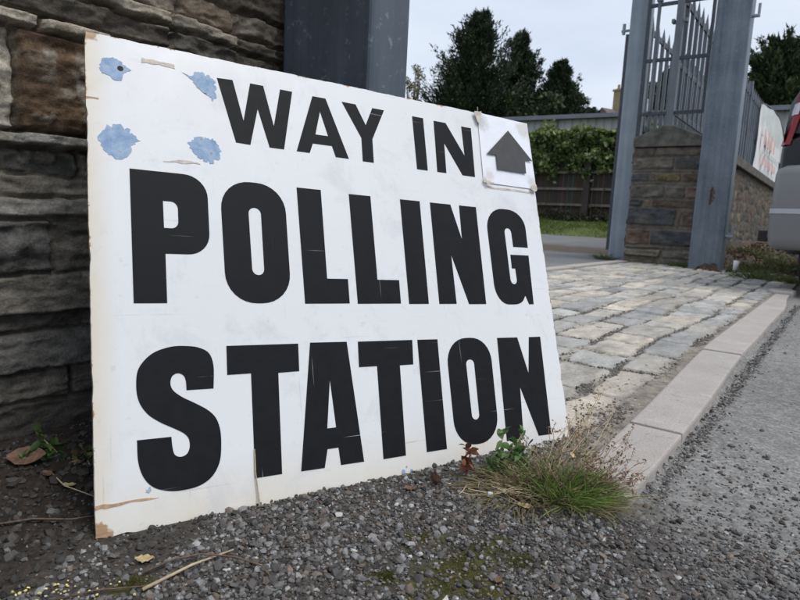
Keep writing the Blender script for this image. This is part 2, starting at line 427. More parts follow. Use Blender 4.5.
# ------------------------------------------------------------------ masonry height fields
def masonry(A, B, rows, joint=.008, edge=.008, warp=.010, wf=9, seed=1, a_range=(0, 1)):
    """rows: (b0, b1, [(a0, a1, colour, protrusion, roughness), ...]); returns height, mask, colour"""
    A2 = A+fbm(A*wf, B*wf, seed)*warp*2+fbm(A*wf*5, B*wf*5, seed+5)*warp*.7
    B2 = B+fbm(A*wf*.6, B*wf, seed+3)*warp*2+fbm(A*wf*4, B*wf*5, seed+8)*warp*.7
    Hh = np.zeros(A.shape); Mk = np.zeros(A.shape); Cc = np.zeros(A.shape+(3,)); k = 0
    for b0, b1, st in rows:
        for a0, a1, c, pr, ro in st:
            k += 1
            m = (A2 > a0) & (A2 <= a1) & (B2 > b0) & (B2 <= b1)
            if not m.any(): continue
            x = A2[m]; y = B2[m]
            dx = np.minimum(x-a0, a1-x); dy = np.minimum(y-b0, b1-y)
            r = edge*2.2
            ex = np.maximum(r-dx, 0); ey = np.maximum(r-dy, 0)
            d = r-np.hypot(ex, ey)-joint/2
            t = sst(0, edge, d)
            rl = np.random.default_rng(seed*1000+k)
            tl = rl.normal(0, .5, 2)
            xx = (x-(a0+a1)/2)/max(a1-a0, .01); yy = (y-(b0+b1)/2)/max(b1-b0, .01)
            hh = pr+ro*(fbm(x*14+k*7, y*26+k*3, seed+k)*1.6+fbm(x*50, y*70+k, seed+k+50)*.7)+ro*.5*(tl[0]*xx+tl[1]*yy)
            Hh[m] = hh*t; Mk[m] = t
            cv = 1+fbm(x*10+k, y*30+k, seed+k+9)*.9
            Cc[m] = np.array(c)*cv[:, None]*rl.uniform(.88, 1.12)
    return Hh, Mk, Cc
def grid_axis(segs):
    """[(start, end, step)]"""
    out = []
    for a0, a1, st in segs:
        out += list(np.arange(a0, a1-1e-9, st))
    out.append(segs[-1][1]); return np.array(out)
def hf_mesh(name, A, B, Hh, Cc, fpos, mat, parent=None):
    V = fpos(A, B, Hh); ny, nx = A.shape
    idx = np.arange(nx*ny).reshape(ny, nx)
    Fq = np.stack([idx[:-1, :-1], idx[:-1, 1:], idx[1:, 1:], idx[1:, :-1]], -1).reshape(-1, 4)
    return npmesh(name, V, Fq, Cc.reshape(-1, 3), True, mat, parent)
def rnd_row(r, b0, b1, a0, a1, lo, hi, cols, pr=.01, ro=.01):
    st = []; x = a0-r.uniform(0, lo)
    while x < a1:
        w = r.uniform(lo, hi); c = cols[r.integers(len(cols))]
        st.append((x, x+w, c, pr*r.uniform(.3, 1.4), ro*r.uniform(.6, 1.3))); x += w
    return (b0, b1, st)

# --- left boundary wall, beside the camera
PALE = (.30, .275, .235); BROWN = (.070, .046, .028); SLATE = (.066, .063, .058); GREY = (.098, .089, .075); DK = (.048, .043, .037); MORT = (.17, .155, .13)
rw = np.random.default_rng(11)
mixc = [SLATE, GREY, (.10, .085, .068), DK, (.075, .06, .048)]
A0, A1 = -1.6, 1.10
rows = [
 rnd_row(rw, -.25, -.12, A0, A1, .2, .5, [DK, GREY], .02, .01),
 rnd_row(rw, -.12, .035, A0, A1, .35, .7, [GREY, DK], .035, .02),
 rnd_row(rw, .035, .10, A0, A1, .25, .5, [GREY, DK], .030, .014),
 rnd_row(rw, .10, .150, A0, A1, .15, .35, [DK, GREY], .022, .012),
 rnd_row(rw, .150, .212, A0, A1, .22, .45, [GREY, SLATE], .032, .010),
 rnd_row(rw, .212, .236, A0, A1, .08, .2, [DK, SLATE], .012, .010),
 rnd_row(rw, .236, .300, A0, A1, .3, .5, [GREY, (.095, .088, .078)], .026, .010),
 (.300, .388, [(-1.6, -.9, GREY, .02, .01), (-.9, -.3, SLATE, .03, .01), (-.3, .10, GREY, .02, .01), (.10, .445, SLATE, .036, .018), (.445, .8, GREY, .012, .012), (.8, 1.1, DK, .02, .01)]),
 rnd_row(rw, .388, .420, A0, A1, .35, .7, [(.12, .112, .10)], .024, .005),
 rnd_row(rw, .420, .452, A0, A1, .15, .4, [DK, GREY], .014, .008),
 rnd_row(rw, .452, .494, A0, A1, .04, .14, [DK, (.20, .185, .16), SLATE], .012, .018),
 (.494, .519, [(-1.6, -.6, PALE, .036, .004), (-.6, .1, PALE, .038, .004), (.1, .7, (.30, .29, .265), .040, .003), (.7, 1.1, GREY, .03, .004)]),
 (.519, .664, [(-1.6, -.9, GREY, .02, .012), (-.9, -.35, BROWN, .03, .012), (-.35, .05, SLATE, .02, .012), (.05, .365, GREY, .02, .02), (.365, .405, (.30, .285, .25), .016, .02), (.405, .80, BROWN, .030, .007), (.80, 1.1, SLATE, .02, .01)]),
 (.664, .689, [(-1.6, -.5, PALE, .036, .004), (-.5, .2, PALE, .034, .004), (.2, .440, (.27, .255, .225), .038, .004), (.442, .60, PALE, .040, .003), (.60, .82, GREY, .026, .006), (.82, 1.1, DK, .02, .01)]),
 (.689, .730, [(-1.6, -.4, SLATE, .02, .012), (-.4, .1, (.14, .125, .10), .02, .012), (.1, .385, (.11, .095, .075), .016, .016), (.385, .655, DK, .026, .016), (.655, .80, SLATE, .03, .010), (.80, .90, GREY, .018, .01), (.90, 1.1, DK, .02, .01)]),
 (.730, .757, [(-1.6, -.2, PALE, .03, .005), (-.2, .46, (.20, .185, .15), .022, .010), (.46, .66, (.24, .225, .19), .034, .004), (.66, .80, (.17, .16, .14), .030, .005), (.80, 1.1, GREY, .022, .006)]),
 rnd_row(rw, .757, .80, A0, A1, .10, .26, [(.13, .11, .085), GREY, (.16, .14, .12), SLATE], .022, .014),
 rnd_row(rw, .80, .855, A0, A1, .12, .28, [(.14, .12, .10), GREY, DK], .026, .016),
 rnd_row(rw, .855, .88, A0, A1, .2, .5, [PALE, MORT], .028, .006),
]
b = .88
while b < 1.95:
    hgt = rw.uniform(.03, .12); rows.append(rnd_row(rw, b, b+hgt, A0, A1, .1, .4, mixc+[MORT], .024, .012)); b += hgt
sa = grid_axis([(-1.6, .15, .03), (.15, 1.02, .0035)]); zb = grid_axis([(-.12, .05, .008), (.05, .90, .0033), (.90, 1.9, .02), (1.9, 1.95, .05)])
AA, BB = np.meshgrid(sa, zb)
Hh, Mk, Cc = masonry(AA, BB, rows, .0035, .0030, .010, 7, 3)
mort = np.array((.15, .132, .105))*(1+fbm(AA*60, BB*60, 77)*1.6)[..., None]
low = sst(.45, .25, BB)[..., None]
mort = mort*(1-low)+np.array((.05, .046, .04))*low
Cc = Cc*Mk[..., None]+mort*(1-Mk[..., None])
Cc = Cc*(1+.45*sst(.50, .42, BB))[..., None]
Cc = Cc*(1+sst(.50, .56, BB)[..., None]*np.array((.42, .34, .22)))
# lichen / lime on a few stones
li = sst(.16, .24, fbm(AA*22, BB*22, 91)*.8-.02+.16*np.exp(-(((AA-.86)/.07)**2+((BB-.80)/.04)**2))+.17*np.exp(-(((AA-.385)/.03)**2+((BB-.60)/.05)**2))-.2*(BB<.48))
Cc = Cc*(1-li[..., None]*.7)+np.array((.30, .29, .25))*li[..., None]*.7
Hh = Hh+(.004*fbm(AA*60, BB*60, 21)+.005*fbm(AA*24, BB*70, 22))*(1+(1-Mk)*1.5)
lowz = sst(.50, .44, BB); Hh = Hh*(1-lowz*.5)+.014*lowz
strat = 1-np.abs(2*vn(AA*7+fbm(AA*9, BB*9, 3)*2, BB*95+fbm(AA*14, BB*14, 4)*5, 61)-1)
ridge = 1-np.abs(4*fbm(AA*16, BB*34, 62, 5))
Hh = Hh+(.0035*(strat-.5)+.006*(ridge-.5))*(.35+.65*Mk)
Cc = Cc*(1+.9*fbm(AA*70, BB*120, 23)[..., None])*(.72+.45*strat[..., None])
crumb = (sst(.05, .14, fbm(AA*34, BB*48, 63))*sst(-.05, .1, fbm(AA*5, BB*8, 64)))[..., None]
Cc = Cc*(1-crumb*.7)+np.array((.21, .185, .145))*(1+fbm(AA*110, BB*110, 65)[..., None]*1.5)*crumb*.7*(BB > .42)[..., None]+Cc*.7*crumb*(BB <= .42)[..., None]
Hh = Hh+.003*crumb[..., 0]*(BB > .42)
wroot = empty('boundary_wall', tuple(SP(0, -1.0, 0)))
tag(wroot, 'old dark slate rubble wall with pale thin ledges standing behind the polling board', 'wall')
off = SP(0, -1.0, 0)
hf_mesh('stone_face', AA, BB, Hh, Cc, lambda a, b_, h_: SPa(a, -1.03+h_, b_), M['stone'], wroot)
def local(o, root=None):                           # geometry built in world space, parented without moving
    r = root or o.parent; o.location = -Vector(r.location); return o
for ch in wroot.children: local(ch)
mb = MB(); mb.box((-1.6, -1.55, -.2), (1.018, -1.035, 1.94), lambda v: SP(*v)); local(mb.build('wall_core', M['stone_far'], wroot))
mb = MB(); mb.box((-1.62, -1.58, 1.945), (1.02, -.965, 2.03), lambda v: SP(*v)); local(mb.build('coping', M['kerb'], wroot, bevel=.01))

# --- setts of the driveway
rd = np.random.default_rng(5)
cols = [(.36, .36, .355), (.30, .305, .31), (.40, .385, .36), (.34, .34, .335), (.44, .41, .37), (.27, .275, .285), (.38, .365, .345), (.47, .43, .375), (.33, .315, .295)]
rows = []; pb = -2.06
while pb < -.43:
    wdt = rd.uniform(.130, .190)
    if pb+wdt > -.47: wdt = -.385-pb
    rows.append(rnd_row(rd, pb, pb+wdt, .85, 7.6, .15, .32, cols, .008, .004)); pb += wdt
sa = grid_axis([(1.0, 1.9, .006), (1.9, 3.2, .010), (3.2, 7.42, .018)]); pa = grid_axis([(-2.06, -1.2, .012), (-1.2, -.31, .0065)])
AA, BB = np.meshgrid(sa, pa)
Hh, Mk, Cc = masonry(AA, BB, rows, .016, .007, .040, 4.2, 8)
pat = sst(.0, .10, fbm(AA*2.6, BB*3.4, 60)+.03)*(1-.6*sst(3.2, 5.5, AA))             # concrete patched over some joints
patk = pat*.75
nearkerb = sst(-.43, -.385, BB+fbm(AA*9, BB*9, 8)*.06)
mort = np.array((.37, .335, .285))*(1+fbm(AA*22, BB*22, 2)*.8)[..., None]
grit = np.array((.15, .13, .108))*(1+fbm(AA*60, BB*60, 12)*1.2)[..., None]
gm = sst(-.14, .02, fbm(AA*7, BB*7, 31))[..., None]
fill = mort*(1-gm)+grit*gm
Cc = Cc*(1+.22*fbm(AA*45, BB*45, 5))[..., None]*np.array((1.02, .99, .93))
fill = fill*.85
Cc = Cc*Mk[..., None]+fill*(1-Mk[..., None])
k = (patk*(.35+.65*(1-Mk)))[..., None]
Cc = Cc*(1-k)+np.array((.37, .345, .305))*k
Hh = np.maximum(Hh, .006*pat)
ring_ = sst(.0, .12, Mk)*(1-sst(.5, .98, Mk))*sst(-.16, .04, fbm(AA*4, BB*4, 71))*(1-.35*pat)
Cc = Cc*(1-.80*ring_[..., None])
cr = (nearkerb*(1-.3*Mk))[..., None]
Cc = Cc*(1-cr)+grit*1.5*cr
Hh = Hh*(1-nearkerb*.7)+.004*nearkerb
SG = (AA.copy(), BB.copy(), Mk.copy(), gm[..., 0].copy())
Hh = Hh-.012*(1-Mk)*gm[..., 0]*(1-nearkerb)+.0025*fbm(AA*40, BB*40, 33)+.010*fbm(AA*1.5, BB*1.5, 44)-.006*ring_-.03*(1-sst(1.02, 1.16, AA+fbm(AA*9, BB*9, 3)*.1))
dv = hf_mesh('driveway', AA, BB, Hh, Cc, lambda a, b_, h_: SPa(a, b_, h_-.002), M['setts']); tag(dv, kind='structure')
# threshold line of flush granite
mb = MB(); x = 1.0; r2 = np.random.default_rng(3)
while x < 7.35:
    l = r2.uniform(.8, 1.1); dz = r2.uniform(-.002, .004); mb.box((x+.004, -2.205, -.12), (min(x+l, 7.4)-.004, -2.075, .018+dz), lambda v: SP(*v)); x += l
th = mb.build('threshold', M['kerb'], bevel=.006); tag(th, kind='structure')
# dropped kerb: stones of about a metre, the outer edge gently bowed
mb = MB()
ends = [.925, 1.305, 2.31, 3.30, 4.25, 4.98]
def pin(s): return -.325-.045*sst(1.0, 2.6, np.array(s))
def pout(s): return -.222-.022*sst(1.0, 2.6, np.array(s))-.040*sst(3.9, 4.95, np.array(s))
for i in range(5):
    s0, s1 = ends[i]+.004, ends[i+1]-.004; n = 10
    ss = np.linspace(s0, s1, n); dz = [0, .001, .004, .0, -.003][i]
    poly = [(s, float(pin(s))) for s in ss]+[(s, float(pout(s))+.002*math.sin(s*5)) for s in ss[::-1]]
    mb.prism(poly, lambda a, b_: SP(a, b_, -.12), lambda a, b_, dz=dz: SP(a, b_, .009+dz))
kb = mb.build('kerb', M['kerb'], bevel=.006); tag(kb, kind='structure')
# rough end stone
mb = MB(); mb.prism([(5.0, -.39), (5.02, -.27), (5.2, -.26), (5.33, -.30), (5.3, -.42), (5.12, -.43)], lambda a, b_: SP(a, b_, -.1), lambda a, b_: SP(a, b_, .022))
kb2 = mb.build('kerb_end', M['kerb'], bevel=.012); tag(kb2, kind='structure')

# ------------------------------------------------------------------ loose gravel
phi_ = (1+5**.5)/2
ICO = np.array([(-1, phi_, 0), (1, phi_, 0), (-1, -phi_, 0), (1, -phi_, 0), (0, -1, phi_), (0, 1, phi_), (0, -1, -phi_), (0, 1, -phi_), (phi_, 0, -1), (phi_, 0, 1), (-phi_, 0, -1), (-phi_, 0, 1)])/1.902
ICF = np.array([(0,11,5),(0,5,1),(0,1,7),(0,7,10),(0,10,11),(1,5,9),(5,11,4),(11,10,2),(10,7,6),(7,1,8),(3,9,4),(3,4,2),(3,2,6),(3,6,8),(3,8,9),(4,9,5),(2,4,11),(6,2,10),(8,6,7),(9,8,1)])
def pebbles(name, X, Y, rad, sink, seed, palette, weights, mat, zoff=0):
    r = np.random.default_rng(seed); n = len(X)
    V = ICO[None]*(1+r.uniform(-.34, .30, (n, 12, 1)))
    q = r.normal(size=(n, 4)); q /= np.linalg.norm(q, axis=1)[:, None]
    w, x, y, z = q.T
    Rm = np.stack([1-2*(y*y+z*z), 2*(x*y-w*z), 2*(x*z+w*y), 2*(x*y+w*z), 1-2*(x*x+z*z), 2*(y*z-w*x), 2*(x*z-w*y), 2*(y*z+w*x), 1-2*(x*x+y*y)], -1).reshape(n, 3, 3)
    V = V*r.uniform(.6, 1.25, (n, 1, 3)); V = np.einsum('nij,nkj->nki', Rm, V)
    V[..., 2] *= .75
    V *= rad[:, None, None]
    Z = zg(X, Y)+rad*sink+zoff
    V += np.stack([X, Y, Z], -1)[:, None, :]
    Fc = ICF[None]+12*np.arange(n)[:, None, None]
    pal = np.array(palette)[r.choice(len(palette), n, p=weights)]*r.uniform(.75, 1.25, (n, 1))
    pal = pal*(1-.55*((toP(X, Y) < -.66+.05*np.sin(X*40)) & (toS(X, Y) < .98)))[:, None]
    return npmesh(name, V.reshape(-1, 3), Fc.reshape(-1, 3), np.repeat(pal, 12, 0), False, mat)
PAL = [(.085, .081, .078), (.13, .125, .12), (.19, .186, .185), (.27, .268, .265), (.11, .088, .074), (.17, .135, .108), (.42, .41, .39), (.048, .045, .042)]
PW = [.24, .24, .17, .07, .10, .05, .015, .115]
n = 120000
X = rng.uniform(-.75, .75, n); Y = .48+rng.uniform(0, 1, n)**1.15*1.0
s, p = toS(X, Y), toP(X, Y)
nz = fbm(X*7, Y*7, 66)
keep = (p > -1.0) & ~((p > -.38+.02*nz) & (p < -.215) & (s > .88)) & ~((s > .985) & (p > -2) & (p < -.36))
roadish = (p > -.22) & (s > .82+nz*.12-.3*(p+.2))
dirt = (p < -.70+nz*.1)
leftdirt = (X < -.26+nz*.1) & (Y > .60)
dens = np.where(roadish, .10+.9*np.exp(-np.clip(s-.85, 0, 9)/.10), np.where(dirt, .16, 1.0))
dens = np.where(leftdirt, np.minimum(dens, .26), dens)
dens = dens*np.clip(1.35-.55*(X > .28)*1.0+nz*1.2, .3, 1.5)
keep &= rng.uniform(0, 1.3, n) < dens
# thin out over the moss
for mx, my, mr in MOSS: keep &= ~((np.hypot(X-mx, Y-my) < mr*.8) & (rng.uniform(0, 1, n) < .55))
X, Y = X[keep], Y[keep]
rad = np.clip(rng.lognormal(math.log(.00185), .52, len(X)), .0007, .0064)
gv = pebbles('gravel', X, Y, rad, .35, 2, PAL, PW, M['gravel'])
tag(gv, 'loose grey crushed gravel in front of the board', 'gravel', kind='stuff')
# chips and grit on the road, thinning with distance
n = 5200
X = rng.uniform(.2, 3.2, n); Y = rng.uniform(.5, 4.0, n); s, p = toS(X, Y), toP(X, Y)
edge_ = np.exp(-((p+.20)/.05)**2)
keep = (p > -.215) & (p < 1.6) & (rng.uniform(0, 1, n) < .16+edge_) & (s < 5)
X, Y = X[keep], Y[keep]
gv2 = pebbles('road_grit', X, Y, np.clip(rng.lognormal(math.log(.0028), .45, len(X)), .001, .008), .15, 4, [(.12, .12, .12), (.18, .175, .17), (.07, .07, .07), (.30, .29, .28)], [.35, .35, .2, .1], M['gravel'])
tag(gv2, 'scattered stone chips on the worn tarmac', 'gravel', kind='stuff')
# grit line along the kerb and in the sett joints
n = 4200
s = rng.uniform(1.0, 4.5, n); p = np.where(rng.uniform(0, 1, n) < .55, -.208+rng.normal(0, .012, n), -.42+rng.normal(0, .035, n)); p = np.where((p < -.222) & (p > -.385), -.20, p)
X, Y = US*s+UC*p, UC*s-US*p
gv3 = pebbles('joint_grit', X, Y, np.clip(rng.lognormal(math.log(.0022), .4, n), .001, .006), .6, 9, PAL, PW, M['gravel'], .006)
tag(gv3, 'fine dark grit collected along both edges of the kerb', 'gravel', kind='stuff')
wgt = ((1-SG[2])*(SG[3]*.9+.1)*(SG[0] < 4.5)*(SG[0] > 1.1)*(SG[1] < -.40)/(.4+SG[0])).ravel(); wgt /= wgt.sum(); ii = rng.choice(len(wgt), 16000, p=wgt)
s = SG[0].ravel()[ii]+rng.normal(0, .004, len(ii)); p = SG[1].ravel()[ii]+rng.normal(0, .004, len(ii))
X, Y = US*s+UC*p, UC*s-US*p
gv4 = pebbles('sett_joint_grit', X, Y, np.clip(rng.lognormal(math.log(.0019), .45, len(ii)), .0008, .006), .2, 19, [(.13, .12, .10), (.20, .18, .155), (.09, .082, .072), (.30, .28, .25)], [.35, .3, .25, .1], M['gravel'], .009)
tag(gv4, 'dark grit lying in the joints between the cobbles', 'gravel', kind='stuff')
n = 5000; s = 1.0+rng.uniform(0, 1, n)**1.6*3.5; p = -.385+rng.normal(0, .028, n); ok = (p < -.335-.045*sst(1.0, 2.6, s)) ; s, p = s[ok], p[ok]
X, Y = US*s+UC*p, UC*s-US*p
gv5 = pebbles('kerb_side_grit', X, Y, np.clip(rng.lognormal(math.log(.0019), .45, len(s)), .0008, .006), .2, 29, [(.15, .135, .115), (.24, .215, .18), (.10, .09, .08), (.34, .31, .28)], [.35, .3, .25, .1], M['gravel'], .011)
tag(gv5, 'sandy grit between the cobbles and the kerb', 'gravel', kind='stuff')
n = 420; X = rng.uniform(-.62, -.30, n); Y = rng.uniform(.62, .95, n); p = toP(X, Y); ok = (p < -.70) & (p > -.99); X, Y = X[ok], Y[ok]
gv6 = pebbles('earth_clods', X, Y, np.clip(rng.lognormal(math.log(.0055), .45, len(X)), .002, .015), .1, 39, [(.10, .085, .07), (.075, .062, .052), (.14, .13, .12)], [.4, .4, .2], M['gravel'])
tag(gv6, 'dark crumbly earth and small stones at the foot of the rubble wall', 'earth', kind='stuff')
# yellow crumbs near the lower-left
n = 42; X = -.345+rng.normal(0, .03, n); Y = .60+rng.normal(0, .012, n)
cr_ = pebbles('yellow_crumbs', X, Y, rng.uniform(.0010, .0022, n), 1.8, 12, [(.8, .68, .25), (.7, .6, .3)], [.6, .4], M['gravel'])
tag(cr_, 'small yellow crumbs scattered on dark gravel near the wall', 'crumbs', kind='stuff')

# ------------------------------------------------------------------ blades and leaves
def blades(base, direc, length, width, colr, seg=4, droop=.35, seed=0):
    """curved tapered blades, returned as arrays; base (n,3), direc (n,3) unit"""
    n = len(base); r = np.random.default_rng(seed); kink = r.normal(0, .12, (n, 3))*(r.uniform(0, 1, (n, 1)) < .5); kt = r.uniform(.35, .8, n)
    side = np.cross(direc, r.normal(size=(n, 3))); side /= np.linalg.norm(side, axis=1)[:, None]+1e-9
    V = np.zeros((n, (seg+1)*2, 3)); hor = direc.copy(); hor[:, 2] = 0
    hn = np.linalg.norm(hor, axis=1)[:, None]+1e-6; hor = hor/hn
    for i in range(seg+1):
        t = i/seg
        c = base+direc*length[:, None]*t+(hor*.5-np.array([0, 0, 1]))*(droop*length*t*t)[:, None]*.5+kink*(np.clip(t-kt, 0, 1)*length*2.2)[:, None]
        w = width*(1-t)**.7*.5+.00005
        V[:, 2*i] = c-side*w[:, None]; V[:, 2*i+1] = c+side*w[:, None]
    f = np.array([(2*i, 2*i+1, 2*i+3, 2*i+2) for i in range(seg)])
    Fc = f[None]+((seg+1)*2)*np.arange(n)[:, None, None]
    C_ = np.repeat(colr, (seg+1)*2, 0)
    return V.reshape(-1, 3), Fc.reshape(-1, 4), C_
def cat(parts):
    V = []; Fc = []; C_ = []; k = 0
    for v, f, c in parts: V.append(v); Fc.append(f+k); C_.append(c); k += len(v)
    return np.concatenate(V), np.concatenate(Fc), np.concatenate(C_)
def leafquads(cen, size, colr, seed=0, elong=1.5, up=None):
    """small folded diamond leaves"""
    n = len(cen); r = np.random.default_rng(seed)
    a = r.normal(size=(n, 3))
    if up is not None: a = a*.55+up
    a /= np.linalg.norm(a, axis=1)[:, None]; b_ = np.cross(a, r.normal(size=(n, 3))); b_ /= np.linalg.norm(b_, axis=1)[:, None]
    sz = size[:, None]
    V = np.stack([cen-a*sz*elong*.5, cen+b_*sz*.5, cen+a*sz*elong*.5, cen-b_*sz*.5], 1)
    Fc = np.array([(0, 1, 2, 3)])[None]+4*np.arange(n)[:, None, None]
    return V.reshape(-1, 3), Fc.reshape(-1, 4), np.repeat(colr, 4, 0)
def unit(v): return v/(np.linalg.norm(v, axis=-1, keepdims=True)+1e-9)
def colmix(n, a, b_, seed, jit=.2):
    r = np.random.default_rng(seed); t = r.uniform(0, 1, (n, 1)); return (np.array(a)*(1-t)+np.array(b_)*t)*r.uniform(1-jit, 1+jit, (n, 1))
def meshfrom(name, parts, mat, parent=None, origin=None):
    V, Fc, C_ = cat(parts)
    if origin is not None: V = V-np.array(origin)
    return npmesh(name, V, Fc, C_, False, mat, parent)

# ------------------------------------------------------------------ the board
BLp = Vector((-.36291350195499267, .7021094997731808, .003))
AZ, LEAN, TILT = 1.007583029281773, 0.33123009534034337, -0.030166971243196408
BW, BH = .8507, .6930
e = Vector((math.sin(AZ)*math.cos(TILT), math.cos(AZ)*math.cos(TILT), math.sin(TILT)))
n0 = e.cross(Vector((0, 0, 1))).normalized(); upv = n0.cross(e); up_ = (upv*math.cos(LEAN)-n0*math.sin(LEAN)).normalized()
nrm = e.cross(up_).normalized()                       # towards the camera side
broot = empty('polling_sign_board'); broot.matrix_world = Matrix((e, -nrm, up_)).transposed().to_4x4() @ Matrix.Identity(4)
broot.location = BLp
tag(broot, 'white painted board lettered WAY IN POLLING STATION leaning against the steel post', 'sign')
# local axes: x along the foot, y into the board (away from viewer), z up the board
rb_ = np.random.default_rng(4)
outl = []
def edge_pts(a, b_, n, nx_, nz_):
    for i in range(n):
        t = i/n; x = a[0]+(b_[0]-a[0])*t; z = a[1]+(b_[1]-a[1])*t
        j = max(0, fbm(np.array(x*30+z*17), np.array(z*30+3), 5).item()*.006)+rb_.uniform(0, .0005)
        if i < 2: j += .0015
        outl.append((x+nx_*j, z+nz_*j))
edge_pts((0, 0), (BW, 0), 140, 0, 1); edge_pts((BW, 0), (BW, BH), 110, -1, 0); edge_pts((BW, BH), (0, BH), 140, 0, -1); edge_pts((0, BH), (0, 0), 110, 1, 0)
mb = MB(); mb.prism(outl, lambda x, z: (x, .0, z), lambda x, z: (x, .012, z))
mb.build('board_panel', M['board'], broot)

def shape(name, loops, mat, parent, y0=-.0003, th=.0006, lab=None):
    cu = bpy.data.curves.new(name, 'CURVE'); cu.dimensions = '2D'; cu.fill_mode = 'BOTH'; cu.extrude = th/2
    for lp in loops:
        sp = cu.splines.new('POLY'); sp.points.add(len(lp)-1); sp.use_cyclic_u = True
        for q, (x, z) in zip(sp.points, lp): q.co = (x/1000, z/1000, 0, 1)
    to = bpy.data.objects.new('tmp', cu); col.objects.link(to)
    dg = bpy.context.evaluated_depsgraph_get(); me = bpy.data.meshes.new_from_object(to.evaluated_get(dg))
    bpy.data.objects.remove(to, do_unlink=True); bpy.data.curves.remove(cu)
    me.name = name; me.materials.clear()
    me.transform(Matrix(((1, 0, 0, 0), (0, 0, -1, y0), (0, 1, 0, 0), (0, 0, 0, 1))))
    o = link(name, me, mat, parent)
    if lab: o['label'] = lab
    return o
def rc(pts, n=8):
    """polygon with optional corner radius as the 3rd item"""
    out = []; N = len(pts)
    for i, p_ in enumerate(pts):
        if len(p_) == 2 or p_[2] == 0: out.append((p_[0], p_[1])); continue
        P = np.array(p_[:2], float); a = np.array(pts[i-1][:2], float)-P; b_ = np.array(pts[(i+1) % N][:2], float)-P
        ra = min(p_[2], np.linalg.norm(a)*.5); rb2 = min(p_[2], np.linalg.norm(b_)*.5)
        if len(p_) > 3: ra = rb2 = p_[2]
        A_ = P+a/np.linalg.norm(a)*ra; B_ = P+b_/np.linalg.norm(b_)*rb2
        for k_ in range(n+1):
            t = k_/n; w = 1/math.sqrt(2)*1.05
            q = ((1-t)**2*A_+2*w*t*(1-t)*P+t*t*B_)/((1-t)**2+2*w*t*(1-t)+t*t); out.append(tuple(q))
    return out
def cmr(segs, n=5):
    """closed path from pieces; each piece is a smooth Catmull-Rom run with sharp ends"""
    out = []
    for run in segs:
        P = [np.array(q, float) for q in run]
        if len(P) == 2: out.append(tuple(P[0])); continue
        Q = [2*P[0]-P[1]]+P+[2*P[-1]-P[-2]]
        for i in range(1, len(Q)-2):
            for k_ in range(n):
                t = k_/n; a, b_, c, d = Q[i-1:i+3]
                out.append(tuple(.5*((2*b_)+(-a+c)*t+(2*a-5*b_+4*c-d)*t*t+(-a+3*b_-3*c+d)*t**3)))
    return out
